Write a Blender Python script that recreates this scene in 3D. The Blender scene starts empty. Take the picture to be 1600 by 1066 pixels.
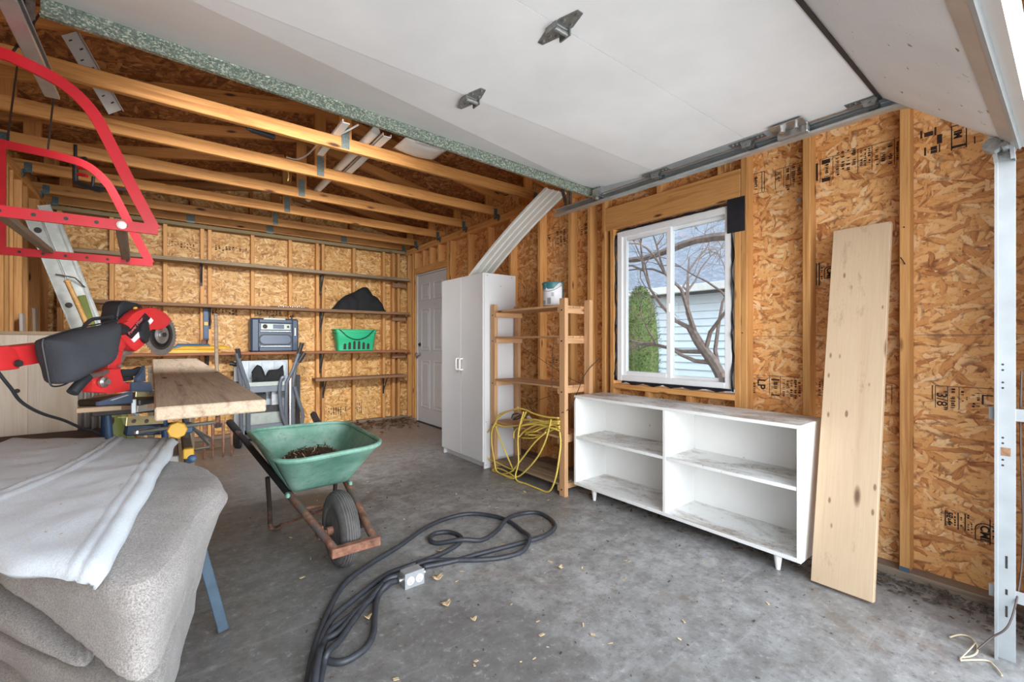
import bpy, bmesh, math, random
from mathutils import Vector, Matrix, noise as mnoise

rng = random.Random(7)
sc = bpy.context.scene
COL = sc.collection
V = Vector

# ------------------------------------------------------------------ camera, sky, lights, exposure
CAM_H, YAW, FPX = 1.15, math.radians(37.9), 690.0
SY, CY_ = math.sin(YAW), math.cos(YAW)
cam_d = bpy.data.cameras.new('camera')
cam_d.sensor_width = 36.0
cam_d.lens = 36.0 * FPX / 1600.0
cam_d.clip_start = 0.02
cam = bpy.data.objects.new('camera', cam_d)
COL.objects.link(cam)
cam.location = (0, 0, CAM_H)
cam.rotation_euler = (math.pi / 2, 0, -YAW)
sc.camera = cam

SKY_STRENGTH = 3.4
world = bpy.data.worlds.new('sky')
sc.world = world
world.use_nodes = True
wt = world.node_tree
wt.nodes.clear()
w_out = wt.nodes.new('ShaderNodeOutputWorld')
w_bg = wt.nodes.new('ShaderNodeBackground')
w_tc = wt.nodes.new('ShaderNodeTexCoord')
w_sep = wt.nodes.new('ShaderNodeSeparateXYZ')
w_rmp = wt.nodes.new('ShaderNodeValToRGB')
wt.links.new(w_tc.outputs['Generated'], w_sep.inputs[0])
wt.links.new(w_sep.outputs['Z'], w_rmp.inputs[0])
e = w_rmp.color_ramp.elements
e[0].position = 0.0; e[0].color = (0.86, 0.88, 0.90, 1)
e[1].position = 0.6; e[1].color = (0.62, 0.80, 1.0, 1)
wt.links.new(w_rmp.outputs['Color'], w_bg.inputs['Color'])
w_bg.inputs['Strength'].default_value = SKY_STRENGTH
wt.links.new(w_bg.outputs[0], w_out.inputs[0])

sun_d = bpy.data.lights.new('sun', 'SUN')
sun_d.energy = 2.0
sun_d.angle = math.radians(75)
sun_d.color = (0.95, 0.98, 1.0)
sun = bpy.data.objects.new('sun', sun_d)
COL.objects.link(sun)
sun.rotation_euler = V((0.12, 1.0, -0.16)).to_track_quat('-Z', 'Y').to_euler()

LAMPS = []
def area_lamp(name, loc, target, sx, sy, power, color=(1, 1, 1), spread=180):
    d = bpy.data.lights.new(name, 'AREA')
    d.shape = 'RECTANGLE'; d.size = sx; d.size_y = sy; d.energy = power; d.color = color; d.spread = math.radians(spread)
    o = bpy.data.objects.new(name, d)
    COL.objects.link(o)
    o.location = loc
    o.rotation_euler = (V(target) - V(loc)).to_track_quat('-Z', 'Y').to_euler()
    LAMPS.append(o)
area_lamp('daylight_from_driveway', (0.9, -1.6, 1.3), (1.0, 3.0, 1.2), 3.6, 2.2, 130, (0.93, 0.97, 1.0))
area_lamp('hidden_back_fill', (0.55, 2.30, 2.40), (1.0, 6.0, 0.6), 1.3, 0.26, 40, (0.94, 0.97, 1.0), 84)  # unseen fill lamp, added above the open door to brighten the back

sc.view_settings.view_transform = 'Standard'
sc.view_settings.look = 'None'
sc.view_settings.gamma = 1.0
sc.view_settings.use_curve_mapping = False
sc.view_settings.exposure = 0.14
try:
    sc.cycles.max_bounces = 10
    sc.cycles.diffuse_bounces = 6
    sc.cycles.transparent_max_bounces = 12
    sc.cycles.caustics_reflective = False
    sc.cycles.caustics_refractive = False
    sc.cycles.use_denoising = True
    sc.cycles.sample_clamp_indirect = 8.0
except Exception:
    pass

# ------------------------------------------------------------------ places read off the photograph (onto real planes)
def _ray(px, py):
    a = (px - 800.0) / FPX; b = (533.0 - py) / FPX
    return V((a * CY_ + SY, -a * SY + CY_, b))
CAMP = V((0, 0, CAM_H))
def onX(px, py, x):
    r = _ray(px, py); return CAMP + r * (x / r.x)
def onY(px, py, y):
    r = _ray(px, py); return CAMP + r * (y / r.y)
def onZ(px, py, z):
    r = _ray(px, py); return CAMP + r * ((z - CAM_H) / r.z)
def onD(px, py, d):
    return CAMP + _ray(px, py) * d

# ------------------------------------------------------------------ mesh helpers
W = {}
def link(o, parent=None, mw=None):
    COL.objects.link(o)
    mw = mw or Matrix.Identity(4)
    W[o.name] = mw
    if parent is not None:
        o.parent = parent
        o.matrix_parent_inverse = W[parent.name].inverted()
    o.matrix_basis = mw
    return o

def thing(name, label=None, cat=None, loc=(0, 0, 0), group=None, kind=None):
    o = bpy.data.objects.new(name, None)
    o.empty_display_size = 0.05
    link(o, None, Matrix.Translation(V(loc)))
    return tag(o, label, cat, group, kind)

def tag(o, label=None, cat=None, group=None, kind=None):
    if label: o['label'] = label
    if cat: o['category'] = cat
    if group: o['group'] = group
    if kind: o['kind'] = kind
    return o

def struct(name):
    return thing(name, kind='structure')

class MB:
    def __init__(self): self.bm = bmesh.new()
    def box(self, lo, hi, c=0.0, m=None):
        lo = V(lo); hi = V(hi)
        vs = [self.bm.verts.new((x, y, z)) for x in (lo.x, hi.x) for y in (lo.y, hi.y) for z in (lo.z, hi.z)]
        fs = []
        for q in ((0, 1, 3, 2), (4, 6, 7, 5), (0, 4, 5, 1), (2, 3, 7, 6), (0, 2, 6, 4), (1, 5, 7, 3)):
            fs.append(self.bm.faces.new([vs[i] for i in q]))
        if m is not None:
            for v in vs: v.co = m @ v.co
        if c > 0:
            es = list({ed for f in fs for ed in f.edges})
            bmesh.ops.bevel(self.bm, geom=es, offset=c, segments=1, profile=0.5, affect='EDGES')
        return self
    def obox(self, c, size, rot=None, bev=0.0):
        h = V(size) / 2
        m = Matrix.Translation(V(c)) @ (rot.to_4x4() if rot else Matrix.Identity(4))
        return self.box(-h, h, bev, m)
    def beam(self, p0, p1, w, t, up=(0, 0, 1), bev=0.0):
        p0 = V(p0); p1 = V(p1)
        m = frame(p0, p1, up)
        l = (p1 - p0).length
        return self.box((0, -w / 2, -t / 2), (l, w / 2, t / 2), bev, m)
    def cyl(self, p0, p1, r0, r1=None, n=12, caps=True):
        r1 = r0 if r1 is None else r1
        m = frame(V(p0), V(p1)); l = (V(p1) - V(p0)).length
        a = []; b = []
        for i in range(n):
            t = 2 * math.pi * i / n
            a.append(self.bm.verts.new(m @ V((0, math.cos(t) * r0, math.sin(t) * r0))))
            b.append(self.bm.verts.new(m @ V((l, math.cos(t) * r1, math.sin(t) * r1))))
        for i in range(n):
            j = (i + 1) % n
            self.bm.faces.new((a[i], a[j], b[j], b[i]))
        if caps:
            self.bm.faces.new(a[::-1]); self.bm.faces.new(b)
        return self
    def tube(self, pts, r, n=8, closed=False, smooth=0, radii=None, flat=1.0):
        pts = [V(p) for p in pts]
        if smooth: pts = catmull(pts, smooth, closed)
        N = len(pts)
        rings = []
        T0 = None; nrm = None
        for i in range(N):
            if closed: t = pts[(i + 1) % N] - pts[i - 1]
            else: t = pts[min(i + 1, N - 1)] - pts[max(i - 1, 0)]
            if t.length < 1e-9: t = T0 or V((1, 0, 0))
            t.normalize()
            if nrm is None:
                nrm = t.orthogonal() if abs(t.z) > .95 else t.cross(V((0, 0, 1)))
                nrm.normalize()
            else:
                nrm = nrm - t * nrm.dot(t)
                if nrm.length < 1e-6: nrm = t.orthogonal()
                nrm.normalize()
            bn = t.cross(nrm)
            T0 = t
            rr = radii[min(int(i * len(radii) / N), len(radii) - 1)] if radii else r
            rings.append([self.bm.verts.new(pts[i] + (nrm * math.cos(2 * math.pi * k / n) + bn * flat * math.sin(2 * math.pi * k / n)) * rr) for k in range(n)])
        for i in range(N if closed else N - 1):
            a = rings[i]; b = rings[(i + 1) % N]
            for k in range(n):
                j = (k + 1) % n
                self.bm.faces.new((a[k], a[j], b[j], b[k]))
        if not closed:
            self.bm.faces.new(rings[0][::-1]); self.bm.faces.new(rings[-1])
        return self
    def lathe(self, prof, p0, axis, n=24):
        """prof: list of (distance along axis, radius)"""
        m = frame(V(p0), V(p0) + V(axis))
        rings = []
        for (h, r) in prof:
            rings.append([self.bm.verts.new(m @ V((h, math.cos(2 * math.pi * k / n) * r, math.sin(2 * math.pi * k / n) * r))) for k in range(n)])
        for a, b in zip(rings, rings[1:]):
            for k in range(n):
                j = (k + 1) % n
                self.bm.faces.new((a[k], a[j], b[j], b[k]))
        if prof[0][1] > 1e-6: self.bm.faces.new(rings[0][::-1])
        if prof[-1][1] > 1e-6: self.bm.faces.new(rings[-1])
        return self
    def prism(self, poly, off):
        """poly: list of 3-D points, off: extrusion vector"""
        off = V(off)
        a = [self.bm.verts.new(V(p)) for p in poly]
        b = [self.bm.verts.new(V(p) + off) for p in poly]
        n = len(a)
        self.bm.faces.new(a[::-1]); self.bm.faces.new(b)
        for i in range(n):
            j = (i + 1) % n
            self.bm.faces.new((a[i], a[j], b[j], b[i]))
        return self
    def ball(self, c, r, sub=2, scale=(1, 1, 1)):
        m = Matrix.Translation(V(c)) @ Matrix.Diagonal((r * scale[0], r * scale[1], r * scale[2], 1))
        bmesh.ops.create_icosphere(self.bm, subdivisions=sub, radius=1.0, matrix=m)
        return self
    def grid(self, P, closed_u=False):
        """P[i][j] points -> quad surface"""
        R = [[self.bm.verts.new(V(p)) for p in row] for row in P]
        nu = len(R)
        for i in range(nu if closed_u else nu - 1):
            a = R[i]; b = R[(i + 1) % nu]
            for j in range(len(a) - 1):
                self.bm.faces.new((a[j], b[j], b[j + 1], a[j + 1]))
        return R
    def build(self, name, m, parent=None, smooth=False, mw=None, label=None, solid=0, angle=40):
        bmesh.ops.recalc_face_normals(self.bm, faces=self.bm.faces)
        me = bpy.data.meshes.new(name)
        if mw is not None:
            self.bm.transform(mw.inverted())
        self.bm.to_mesh(me); self.bm.free()
        me.materials.append(m)
        if smooth:
            me.polygons.foreach_set('use_smooth', [True] * len(me.polygons))
            if angle < 180:
                try: me.set_sharp_from_angle(angle=math.radians(angle))
                except Exception: pass
        o = bpy.data.objects.new(name, me)
        link(o, parent, mw)
        if label: o['label'] = label
        if solid:
            md = o.modifiers.new('solid', 'SOLIDIFY'); md.thickness = solid; md.offset = 0
        return o

def frame(p0, p1, up=(0, 0, 1)):
    x = (p1 - p0); x.normalize()
    up = V(up)
    if abs(x.dot(up.normalized())) > 0.98: up = V((0, 1, 0)) if abs(x.y) < .9 else V((1, 0, 0))
    y = up.cross(x); y.normalize()
    z = x.cross(y)
    m = Matrix((x, y, z)).transposed().to_4x4()
    m.translation = p0
    return m

def catmull(pts, k, closed=False):
    out = []
    N = len(pts)
    rngN = N if closed else N - 1
    for i in range(rngN):
        if closed: p0, p1, p2, p3 = pts[i - 1], pts[i], pts[(i + 1) % N], pts[(i + 2) % N]
        else: p0, p1, p2, p3 = pts[max(i - 1, 0)], pts[i], pts[i + 1], pts[min(i + 2, N - 1)]
        for s in range(k):
            t = s / k
            out.append(0.5 * ((2 * p1) + (p2 - p0) * t + (2 * p0 - 5 * p1 + 4 * p2 - p3) * t * t + (3 * p1 - p0 - 3 * p2 + p3) * t ** 3))
    if not closed: out.append(pts[-1])
    return out

_board_cache = {}
def board(name, p0, p1, w, t, m, parent=None, up=(0, 0, 1), c=0.003, label=None):
    """sawn timber from p0 to p1: length along local X, width w along local Y, thickness t along local Z"""
    p0 = V(p0); p1 = V(p1)
    l = (p1 - p0).length
    key = (round(l, 3), w, t, m.name, c)
    me = _board_cache.get(key)
    if me is None:
        b = MB(); b.box((-l / 2, -w / 2, -t / 2), (l / 2, w / 2, t / 2), c)
        bmesh.ops.recalc_face_normals(b.bm, faces=b.bm.faces)
        me = bpy.data.meshes.new(name); b.bm.to_mesh(me); b.bm.free(); me.materials.append(m)
        _board_cache[key] = me
    o = bpy.data.objects.new(name, me)
    mw = frame(p0, p1, up); mw.translation = (p0 + p1) / 2
    link(o, parent, mw)
    if label: o['label'] = label
    return o

def boxpart(name, lo, hi, m, parent=None, c=0.003, label=None):
    lo = V(lo); hi = V(hi)
    ctr = (lo + hi) / 2
    return MB().box(lo, hi, c).build(name, m, parent, mw=Matrix.Translation(ctr), label=label)

# ------------------------------------------------------------------ material helpers
def srgb(r, g, b):
    f = lambda c: (c / 255 / 12.92) if c / 255 <= 0.04045 else ((c / 255 + 0.055) / 1.055) ** 2.4
    return (f(r), f(g), f(b), 1)

class NT:
    def __init__(self, name):
        self.m = bpy.data.materials.new(name); self.m.use_nodes = True
        self.t = self.m.node_tree
        self.b = self.t.nodes['Principled BSDF']
    def n(self, typ, **kw):
        nd = self.t.nodes.new(typ)
        for k, v in kw.items():
            if hasattr(nd, k) and not k[0].isupper(): setattr(nd, k, v)
        return nd
    def l(self, a, b): self.t.links.new(a, b)
    def set(self, sock, v):
        if hasattr(v, 'is_output') or hasattr(v, 'links'): self.l(v, sock)
        else: sock.default_value = v
    def math(self, op, a, b=0.0, c=0.0, clamp=False):
        nd = self.n('ShaderNodeMath'); nd.operation = op; nd.use_clamp = clamp
        self.set(nd.inputs[0], a); self.set(nd.inputs[1], b)
        if len(nd.inputs) > 2: self.set(nd.inputs[2], c)
        return nd.outputs[0]
    def mix(self, f, a, b, blend='MIX'):
        nd = self.n('ShaderNodeMix'); nd.data_type = 'RGBA'; nd.blend_type = blend
        self.set(nd.inputs[0], f); self.set(nd.inputs[6], a); self.set(nd.inputs[7], b)
        return nd.outputs[2]
    def mixf(self, f, a, b):
        nd = self.n('ShaderNodeMix'); nd.data_type = 'FLOAT'
        self.set(nd.inputs[0], f); self.set(nd.inputs[2], a); self.set(nd.inputs[3], b)
        return nd.outputs[0]
    def mixv(self, f, a, b):
        nd = self.n('ShaderNodeMix'); nd.data_type = 'VECTOR'
        self.set(nd.inputs[0], f); self.set(nd.inputs[4], a); self.set(nd.inputs[5], b)
        return nd.outputs[1]
    def ramp(self, f, stops, interp='LINEAR'):
        nd = self.n('ShaderNodeValToRGB'); nd.color_ramp.interpolation = interp
        el = nd.color_ramp.elements
        while len(el) < len(stops): el.new(0.5)
        for q, (p, c) in zip(el, stops):
            q.position = p; q.color = c if not isinstance(c, (int, float)) else (c, c, c, 1)
        self.set(nd.inputs[0], f)
        return nd.outputs['Color']
    def coord(self, scale=(1, 1, 1), rnd=True, kind='Object', rot=(0, 0, 0)):
        tc = self.n('ShaderNodeTexCoord')
        mp = self.n('ShaderNodeMapping')
        mp.inputs['Scale'].default_value = scale
        mp.inputs['Rotation'].default_value = rot
        src = tc.outputs[kind]
        if rnd:
            oi = self.n('ShaderNodeObjectInfo')
            va = self.n('ShaderNodeVectorMath'); va.operation = 'MULTIPLY_ADD'
            cb = self.n('ShaderNodeCombineXYZ')
            for i, k in enumerate((37.0, 17.0, 23.0)):
                self.l(self.math('MULTIPLY', oi.outputs['Random'], k), cb.inputs[i])
            va2 = self.n('ShaderNodeVectorMath'); va2.operation = 'ADD'
            self.l(src, va2.inputs[0]); self.l(cb.outputs[0], va2.inputs[1])
            src = va2.outputs[0]
        self.l(src, mp.inputs['Vector'])
        return mp.outputs[0]
    def noise(self, vec, scale=1.0, detail=3.0, rough=0.55, dist=0.0, out=0):
        nd = self.n('ShaderNodeTexNoise')
        if vec is not None: self.l(vec, nd.inputs['Vector'])
        nd.inputs['Scale'].default_value = scale; nd.inputs['Detail'].default_value = detail
        nd.inputs['Roughness'].default_value = rough; nd.inputs['Distortion'].default_value = dist
        return nd.outputs[out]
    def voro(self, vec, scale=1.0, feature='F1', dim='3D', rnd=1.0):
        nd = self.n('ShaderNodeTexVoronoi'); nd.feature = feature; nd.voronoi_dimensions = dim
        if vec is not None: self.l(vec, nd.inputs['Vector'])
        nd.inputs['Scale'].default_value = scale; nd.inputs['Randomness'].default_value = rnd
        return nd
    def bump(self, h, strength=0.3, dist=0.01):
        nd = self.n('ShaderNodeBump'); nd.inputs['Strength'].default_value = strength; nd.inputs['Distance'].default_value = dist
        self.l(h, nd.inputs['Height']); self.l(nd.outputs[0], self.b.inputs['Normal'])
    def fin(self, col=None, rough=0.6, metal=0.0, spec=None):
        if col is not None: self.set(self.b.inputs['Base Color'], col)
        self.set(self.b.inputs['Roughness'], rough); self.set(self.b.inputs['Metallic'], metal)
        if spec is not None: self.b.inputs['Specular IOR Level'].default_value = spec
        return self.m

def plain(name, col, rough=0.5, metal=0.0, vary=0.12, vs=9.0, bump=0.0, bs=60.0, spec=None):
    t = NT(name)
    v = t.coord()
    n = t.noise(v, vs, 4)
    dk = tuple(c * (1 - vary) for c in col[:3]) + (1,); lt = tuple(min(1, c * (1 + vary)) for c in col[:3]) + (1,)
    c = t.ramp(n, [(0.3, dk), (0.7, lt)])
    if bump: t.bump(t.noise(v, bs, 3), bump, 0.004)
    return t.fin(c, rough, metal, spec)

def lumber(name, light, dark, knot, rough=0.6, sx=1.3, sr=24.0, knots=True, stain=None, stain_amt=0.5, kn=(.055, .13), kn2=False):
    t = NT(name)
    v = t.coord((sx, sr, sr))
    g = t.noise(v, 1.0, 5, 0.6, 0.6)
    col = t.ramp(g, [(0.28, dark), (0.48, light), (0.62, light), (0.8, dark)])
    fine = t.noise(t.coord((6, 160, 160)), 1.0, 2)
    col = t.mix(t.math('MULTIPLY', t.math('SUBTRACT', 0.62, fine, clamp=True), 1.3, clamp=True), col, dark)
    oi = t.n('ShaderNodeObjectInfo')
    hs = t.n('ShaderNodeHueSaturation')
    t.l(t.math('ADD', t.math('MULTIPLY', oi.outputs['Random'], 0.30), 0.84), hs.inputs['Value'])
    t.l(col, hs.inputs['Color']); col = hs.outputs[0]
    if knots:
        kv = t.voro(t.coord((2.6, 9.0, 9.0)), 1.0)
        kd = t.ramp(kv.outputs['Distance'], [(kn[0], 1.0), (kn[1], 0.0)])
        col = t.mix(kd, col, knot)
    if kn2:
        k2 = t.voro(t.coord((10.0, 26.0, 3.0)), 1.0)
        k2c = t.n('ShaderNodeSeparateColor'); t.l(k2.outputs['Color'], k2c.inputs[0])
        kr = t.math('SUBTRACT', k2.outputs['Distance'], t.math('MULTIPLY', k2c.outputs[0], 0.10))
        km = t.math('MULTIPLY', t.ramp(kr, [(0.04, 0.8), (0.12, 0.0)]), t.math('GREATER_THAN', k2c.outputs[1], 0.62))
        col = t.mix(km, col, knot)
        gz = t.noise(t.coord((3.0, 9.0, 3.0)), 1.0, 6, 0.75)
        col = t.mix(t.ramp(gz, [(0.60, 0.0), (0.72, 0.6)]), col, srgb(132, 108, 88))
    if stain:
        sn = t.noise(t.coord((2.2, 9, 9)), 1.0, 4, 0.65)
        sm = t.ramp(sn, [(0.52, 0.0), (0.70, stain_amt)])
        col = t.mix(sm, col, stain)
    t.bump(g, 0.12, 0.004)
    return t.fin(col, rough, 0, 0.35)

def osb(name, axes, stops, rot0=0.0, scale=1.0, dirt=None, rough=0.55):
    """strand board: overlapping oriented flakes. axes = which object axes make the sheet's plane"""
    t = NT(name)
    tc = t.n('ShaderNodeTexCoord'); sp = t.n('ShaderNodeSeparateXYZ'); t.l(tc.outputs['Object'], sp.inputs[0])
    cb = t.n('ShaderNodeCombineXYZ')
    t.l(sp.outputs[axes[0]], cb.inputs[0]); t.l(sp.outputs[axes[1]], cb.inputs[1])
    base = cb.outputs[0]
    dn = t.n('ShaderNodeTexNoise'); t.l(base, dn.inputs['Vector']); dn.inputs['Scale'].default_value = 26; dn.inputs['Detail'].default_value = 3
    va = t.n('ShaderNodeVectorMath'); va.operation = 'MULTIPLY_ADD'
    sb = t.n('ShaderNodeVectorMath'); sb.operation = 'SUBTRACT'; t.l(dn.outputs['Color'], sb.inputs[0]); sb.inputs[1].default_value = (.5, .5, .5)
    t.l(sb.outputs[0], va.inputs[0]); va.inputs[1].default_value = (0.022, 0.022, 0); t.l(base, va.inputs[2])
    pv = va.outputs[0]
    best = tone = vec = None
    for k, (ang, su, sv) in enumerate(((0, 9, 42), (24, 10, 38), (-22, 9, 46), (58, 12, 44), (-50, 12, 40), (8, 8, 30), (90, 14, 50))):
        m1 = t.n('ShaderNodeMapping'); t.l(pv, m1.inputs['Vector'])
        m1.inputs['Rotation'].default_value = (0, 0, math.radians(ang + rot0)); m1.inputs['Location'].default_value = (k * 3.7, k * 5.3, 0)
        m2 = t.n('ShaderNodeMapping'); t.l(m1.outputs[0], m2.inputs['Vector']); m2.inputs['Scale'].default_value = (su * scale, sv * scale, 1)
        vo = t.voro(m2.outputs[0], 1.0, dim='2D')
        s2 = t.n('ShaderNodeSeparateColor'); t.l(vo.outputs['Color'], s2.inputs[0])
        if k == 0: best, tone, vec, dist = s2.outputs[1], s2.outputs[0], m2.outputs[0], vo.outputs['Distance']
        else:
            w = t.math('GREATER_THAN', s2.outputs[1], best)
            best = t.math('MAXIMUM', s2.outputs[1], best)
            tone = t.mixf(w, tone, s2.outputs[0])
            vec = t.mixv(w, vec, m2.outputs[0])
            dist = t.mixf(w, dist, vo.outputs['Distance'])
    gm = t.n('ShaderNodeMapping'); t.l(vec, gm.inputs['Vector']); gm.inputs['Scale'].default_value = (0.5, 2.6, 1)
    grain = t.noise(gm.outputs[0], 2.0, 4, 0.6)
    tn = t.math('ADD', t.math('MULTIPLY', tone, 0.72), t.math('MULTIPLY', grain, 0.34))
    col = t.ramp(tn, stops)
    big = t.noise(base, 1.4, 3)
    col = t.mix(t.ramp(big, [(0.35, 0.30), (0.65, 0.0)]), col, stops[1][1])
    fl = t.noise(base, 60, 4, 0.75)
    col = t.mix(t.ramp(fl, [(0.32, 0.75), (0.44, 0.0)]), col, stops[0][1])
    col = t.mix(t.math('MULTIPLY', t.ramp(dist, [(0.42, 0.0), (0.66, 0.75)]), t.ramp(t.noise(base, 18, 3), [(0.4, 0.1), (0.6, 1.0)])), col, stops[0][1])
    if dirt:
        dnz = t.noise(base, dirt[1], 5, 0.65)
        col = t.mix(t.ramp(dnz, [(0.5, 0.0), (0.72, dirt[2])]), col, dirt[0])
    t.bump(t.math('ADD', tone, t.math('MULTIPLY', grain, 0.5)), 0.35, 0.003)
    return t.fin(col, rough, 0, 0.35)

# ------------------------------------------------------------------ materials
M = {}
M['stud'] = lumber('stud_lumber', srgb(214, 160, 98), srgb(172, 114, 60), srgb(92, 48, 22))
M['chord'] = lumber('truss_lumber', srgb(202, 144, 82), srgb(156, 98, 46), srgb(72, 36, 16), kn=(.07, .16), stain=srgb(120, 72, 34), stain_amt=.4)
M['web'] = lumber('truss_web_lumber', srgb(184, 122, 62), srgb(134, 80, 36), srgb(74, 36, 16))
M['shelf_pine'] = lumber('shelf_pine', srgb(206, 162, 120), srgb(176, 130, 90), srgb(110, 62, 32))
M['plank_new'] = lumber('spruce_board', srgb(190, 166, 138), srgb(178, 152, 122), srgb(112, 84, 64), 0.6, 0.8, 12, kn=(.10, .17), kn2=True)
M['plank_rough'] = lumber('rough_sawn_plank', srgb(184, 164, 142), srgb(140, 120, 100), srgb(84, 54, 34), 0.85, 1.6, 30, stain=srgb(200, 188, 172), stain_amt=0.4)
M['shelf_grey'] = lumber('weathered_shelf_board', srgb(158, 138, 112), srgb(112, 92, 70), srgb(70, 50, 36), 0.8)
M['shelf_brown'] = lumber('stained_shelf_board', srgb(150, 114, 86), srgb(108, 76, 54), srgb(64, 40, 28), 0.7)
M['shelf_red'] = lumber('cedar_shelf_board', srgb(164, 108, 76), srgb(120, 72, 46), srgb(64, 36, 24), 0.7)
M['grey_wood'] = lumber('grey_timber', srgb(146, 128, 110), srgb(108, 90, 74), srgb(70, 54, 42), 0.8)
M['pine_box'] = lumber('knotty_pine_panel', srgb(238, 226, 208), srgb(218, 200, 174), srgb(128, 84, 44), 0.5, 1.0, 10)
M['handle_wood'] = lumber('ash_handle', srgb(206, 158, 92), srgb(170, 120, 62), srgb(110, 70, 34), 0.5, knots=False)
M['dark_wood'] = lumber('dark_bench_top', srgb(84, 66, 58), srgb(58, 44, 40), srgb(40, 28, 24), 0.7)
M['plate_wood'] = lumber('grey_wall_plate', srgb(140, 122, 90), srgb(108, 90, 62), srgb(70, 50, 34), 0.8)
OR = [(0.10, srgb(120, 62, 30)), (0.24, srgb(206, 142, 84)), (0.45, srgb(228, 170, 106)), (0.72, srgb(236, 188, 128)), (0.95, srgb(244, 214, 168))]
M['osb_right'] = osb('osb_orange', (1, 2), OR)
YE = [(0.10, srgb(124, 80, 36)), (0.24, srgb(192, 138, 74)), (0.45, srgb(216, 166, 100)), (0.72, srgb(228, 184, 122)), (0.95, srgb(242, 212, 162))]
M['osb_back'] = osb('osb_yellow', (0, 2), YE)
M['osb_left'] = osb('osb_left', (1, 2), YE)
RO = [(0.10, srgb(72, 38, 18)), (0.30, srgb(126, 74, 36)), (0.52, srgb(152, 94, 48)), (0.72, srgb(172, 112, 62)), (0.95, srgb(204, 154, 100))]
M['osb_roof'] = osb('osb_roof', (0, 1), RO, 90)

def concrete():
    t = NT('garage_concrete')
    v = t.coord(rnd=False)
    n1 = t.noise(v, 1.1, 6, 0.6, 0.3); n2 = t.noise(v, 9, 6, 0.7); n3 = t.noise(v, 70, 3, 0.7)
    col = t.ramp(n1, [(0.3, srgb(126, 124, 122)), (0.5, srgb(154, 152, 150)), (0.7, srgb(174, 172, 170))])
    col = t.mix(t.ramp(n2, [(0.40, 0.6), (0.60, 0.0)]), col, srgb(100, 97, 94))
    st = t.noise(t.coord((1, 1, 1), rnd=False), 2.6, 5, 0.7, 0.8)
    col = t.mix(t.ramp(st, [(0.56, 0.0), (0.72, 0.6)]), col, srgb(112, 90, 72))
    # brown soil near the back corner
    tc = t.n('ShaderNodeTexCoord'); sp = t.n('ShaderNodeSeparateXYZ'); t.l(tc.outputs['Object'], sp.inputs[0])
    yb = t.math('ADD', sp.outputs[1], t.math('MULTIPLY', t.math('SUBTRACT', n2, 0.5), 1.6))
    col = t.mix(t.ramp(t.math('DIVIDE', yb, 8.0), [(0.50, 0.0), (0.62, 0.8)]), col, srgb(128, 106, 90))
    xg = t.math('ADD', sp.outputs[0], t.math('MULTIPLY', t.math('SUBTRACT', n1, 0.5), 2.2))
    col = t.mix(t.ramp(t.math('MULTIPLY', xg, 0.5), [(0.30, 0.50), (0.62, 0.0)]), col, srgb(92, 88, 84))  # darker towards the left: grime stain plus shade painted into the colour
    fl2 = t.noise(v, 30, 5, 0.75)
    col = t.mix(t.ramp(fl2, [(0.34, 0.55), (0.46, 0.0)]), col, srgb(84, 80, 77))
    col = t.mix(t.ramp(fl2, [(0.56, 0.0), (0.70, 0.45)]), col, srgb(190, 189, 187))
    # pale scrape marks
    sc_ = t.noise(t.coord((1.2, 16, 1), rnd=False, rot=(0, 0, 0.5)), 1.0, 5, 0.7)
    col = t.mix(t.ramp(sc_, [(0.58, 0.0), (0.74, 0.34)]), col, srgb(190, 187, 182))
    col = t.mix(t.ramp(n3, [(0.63, 0.0), (0.70, 0.7)]), col, srgb(60, 55, 51))
    rg = t.ramp(n1, [(0.35, 0.34), (0.65, 0.62)])
    t.bump(t.math('ADD', n3, n2), 0.18, 0.004)
    return t.fin(col, rg, 0, 0.45)
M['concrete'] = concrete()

def galv():
    t = NT('galvanised_spangle')
    vo = t.voro(t.coord(rnd=False), 190)
    s = t.n('ShaderNodeSeparateColor'); t.l(vo.outputs['Color'], s.inputs[0])
    c = t.ramp(s.outputs[0], [(0.0, srgb(112, 124, 114)), (0.6, srgb(146, 158, 146)), (0.95, srgb(206, 212, 194))])
    return t.fin(c, t.math('ADD', t.math('MULTIPLY', s.outputs[1], 0.3), 0.3), 0.75)
M['galv'] = galv()
M['track'] = plain('track_steel', srgb(196, 202, 204), 0.38, 0.75, 0.10, 14)
M['track_white'] = plain('track_white_steel', srgb(166, 170, 172), 0.5, 0.3, 0.10, 10)
M['hinge'] = plain('hinge_steel', srgb(150, 152, 150), 0.4, 0.8, 0.25, 60)
M['plate'] = plain('truss_plate_steel', srgb(108, 116, 110), 0.5, 0.5, 0.25, 90)
M['hanger'] = plain('hanger_steel', srgb(96, 112, 114), 0.45, 0.6, 0.3, 80)

def door_white():
    t = NT('garage_door_white')
    v = t.coord(rnd=False)
    n = t.noise(t.coord((9, 160, 9), rnd=False), 1.0, 3, .6)
    c = t.ramp(t.noise(v, 3, 4), [(0.3, srgb(222, 222, 222)), (0.7, srgb(234, 234, 234))])
    sp = t.noise(v, 26, 2, 0.6)
    big = t.noise(v, 1.3, 2)
    t.bump(n, 0.22, 0.002)
    return t.fin(c, 0.45, 0, 0.4)
M['door_white'] = door_white()
def door_dirty():
    t = NT('garage_door_splashed')
    v = t.coord(rnd=False)
    c = t.ramp(t.noise(v, 3, 4), [(0.3, srgb(218, 218, 218)), (0.7, srgb(232, 232, 232))])
    c = t.mix(t.ramp(t.noise(t.coord((14, 34, 34), rnd=False), 1.0, 4, .65), [(0.655, 0.0), (0.69, 0.9)]), c, srgb(96, 84, 74))
    t.bump(t.noise(t.coord((9, 160, 9), rnd=False), 1.0, 3, .6), 0.22, 0.002)
    return t.fin(c, 0.5, 0, 0.4)
M['door_dirty'] = door_dirty()
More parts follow.
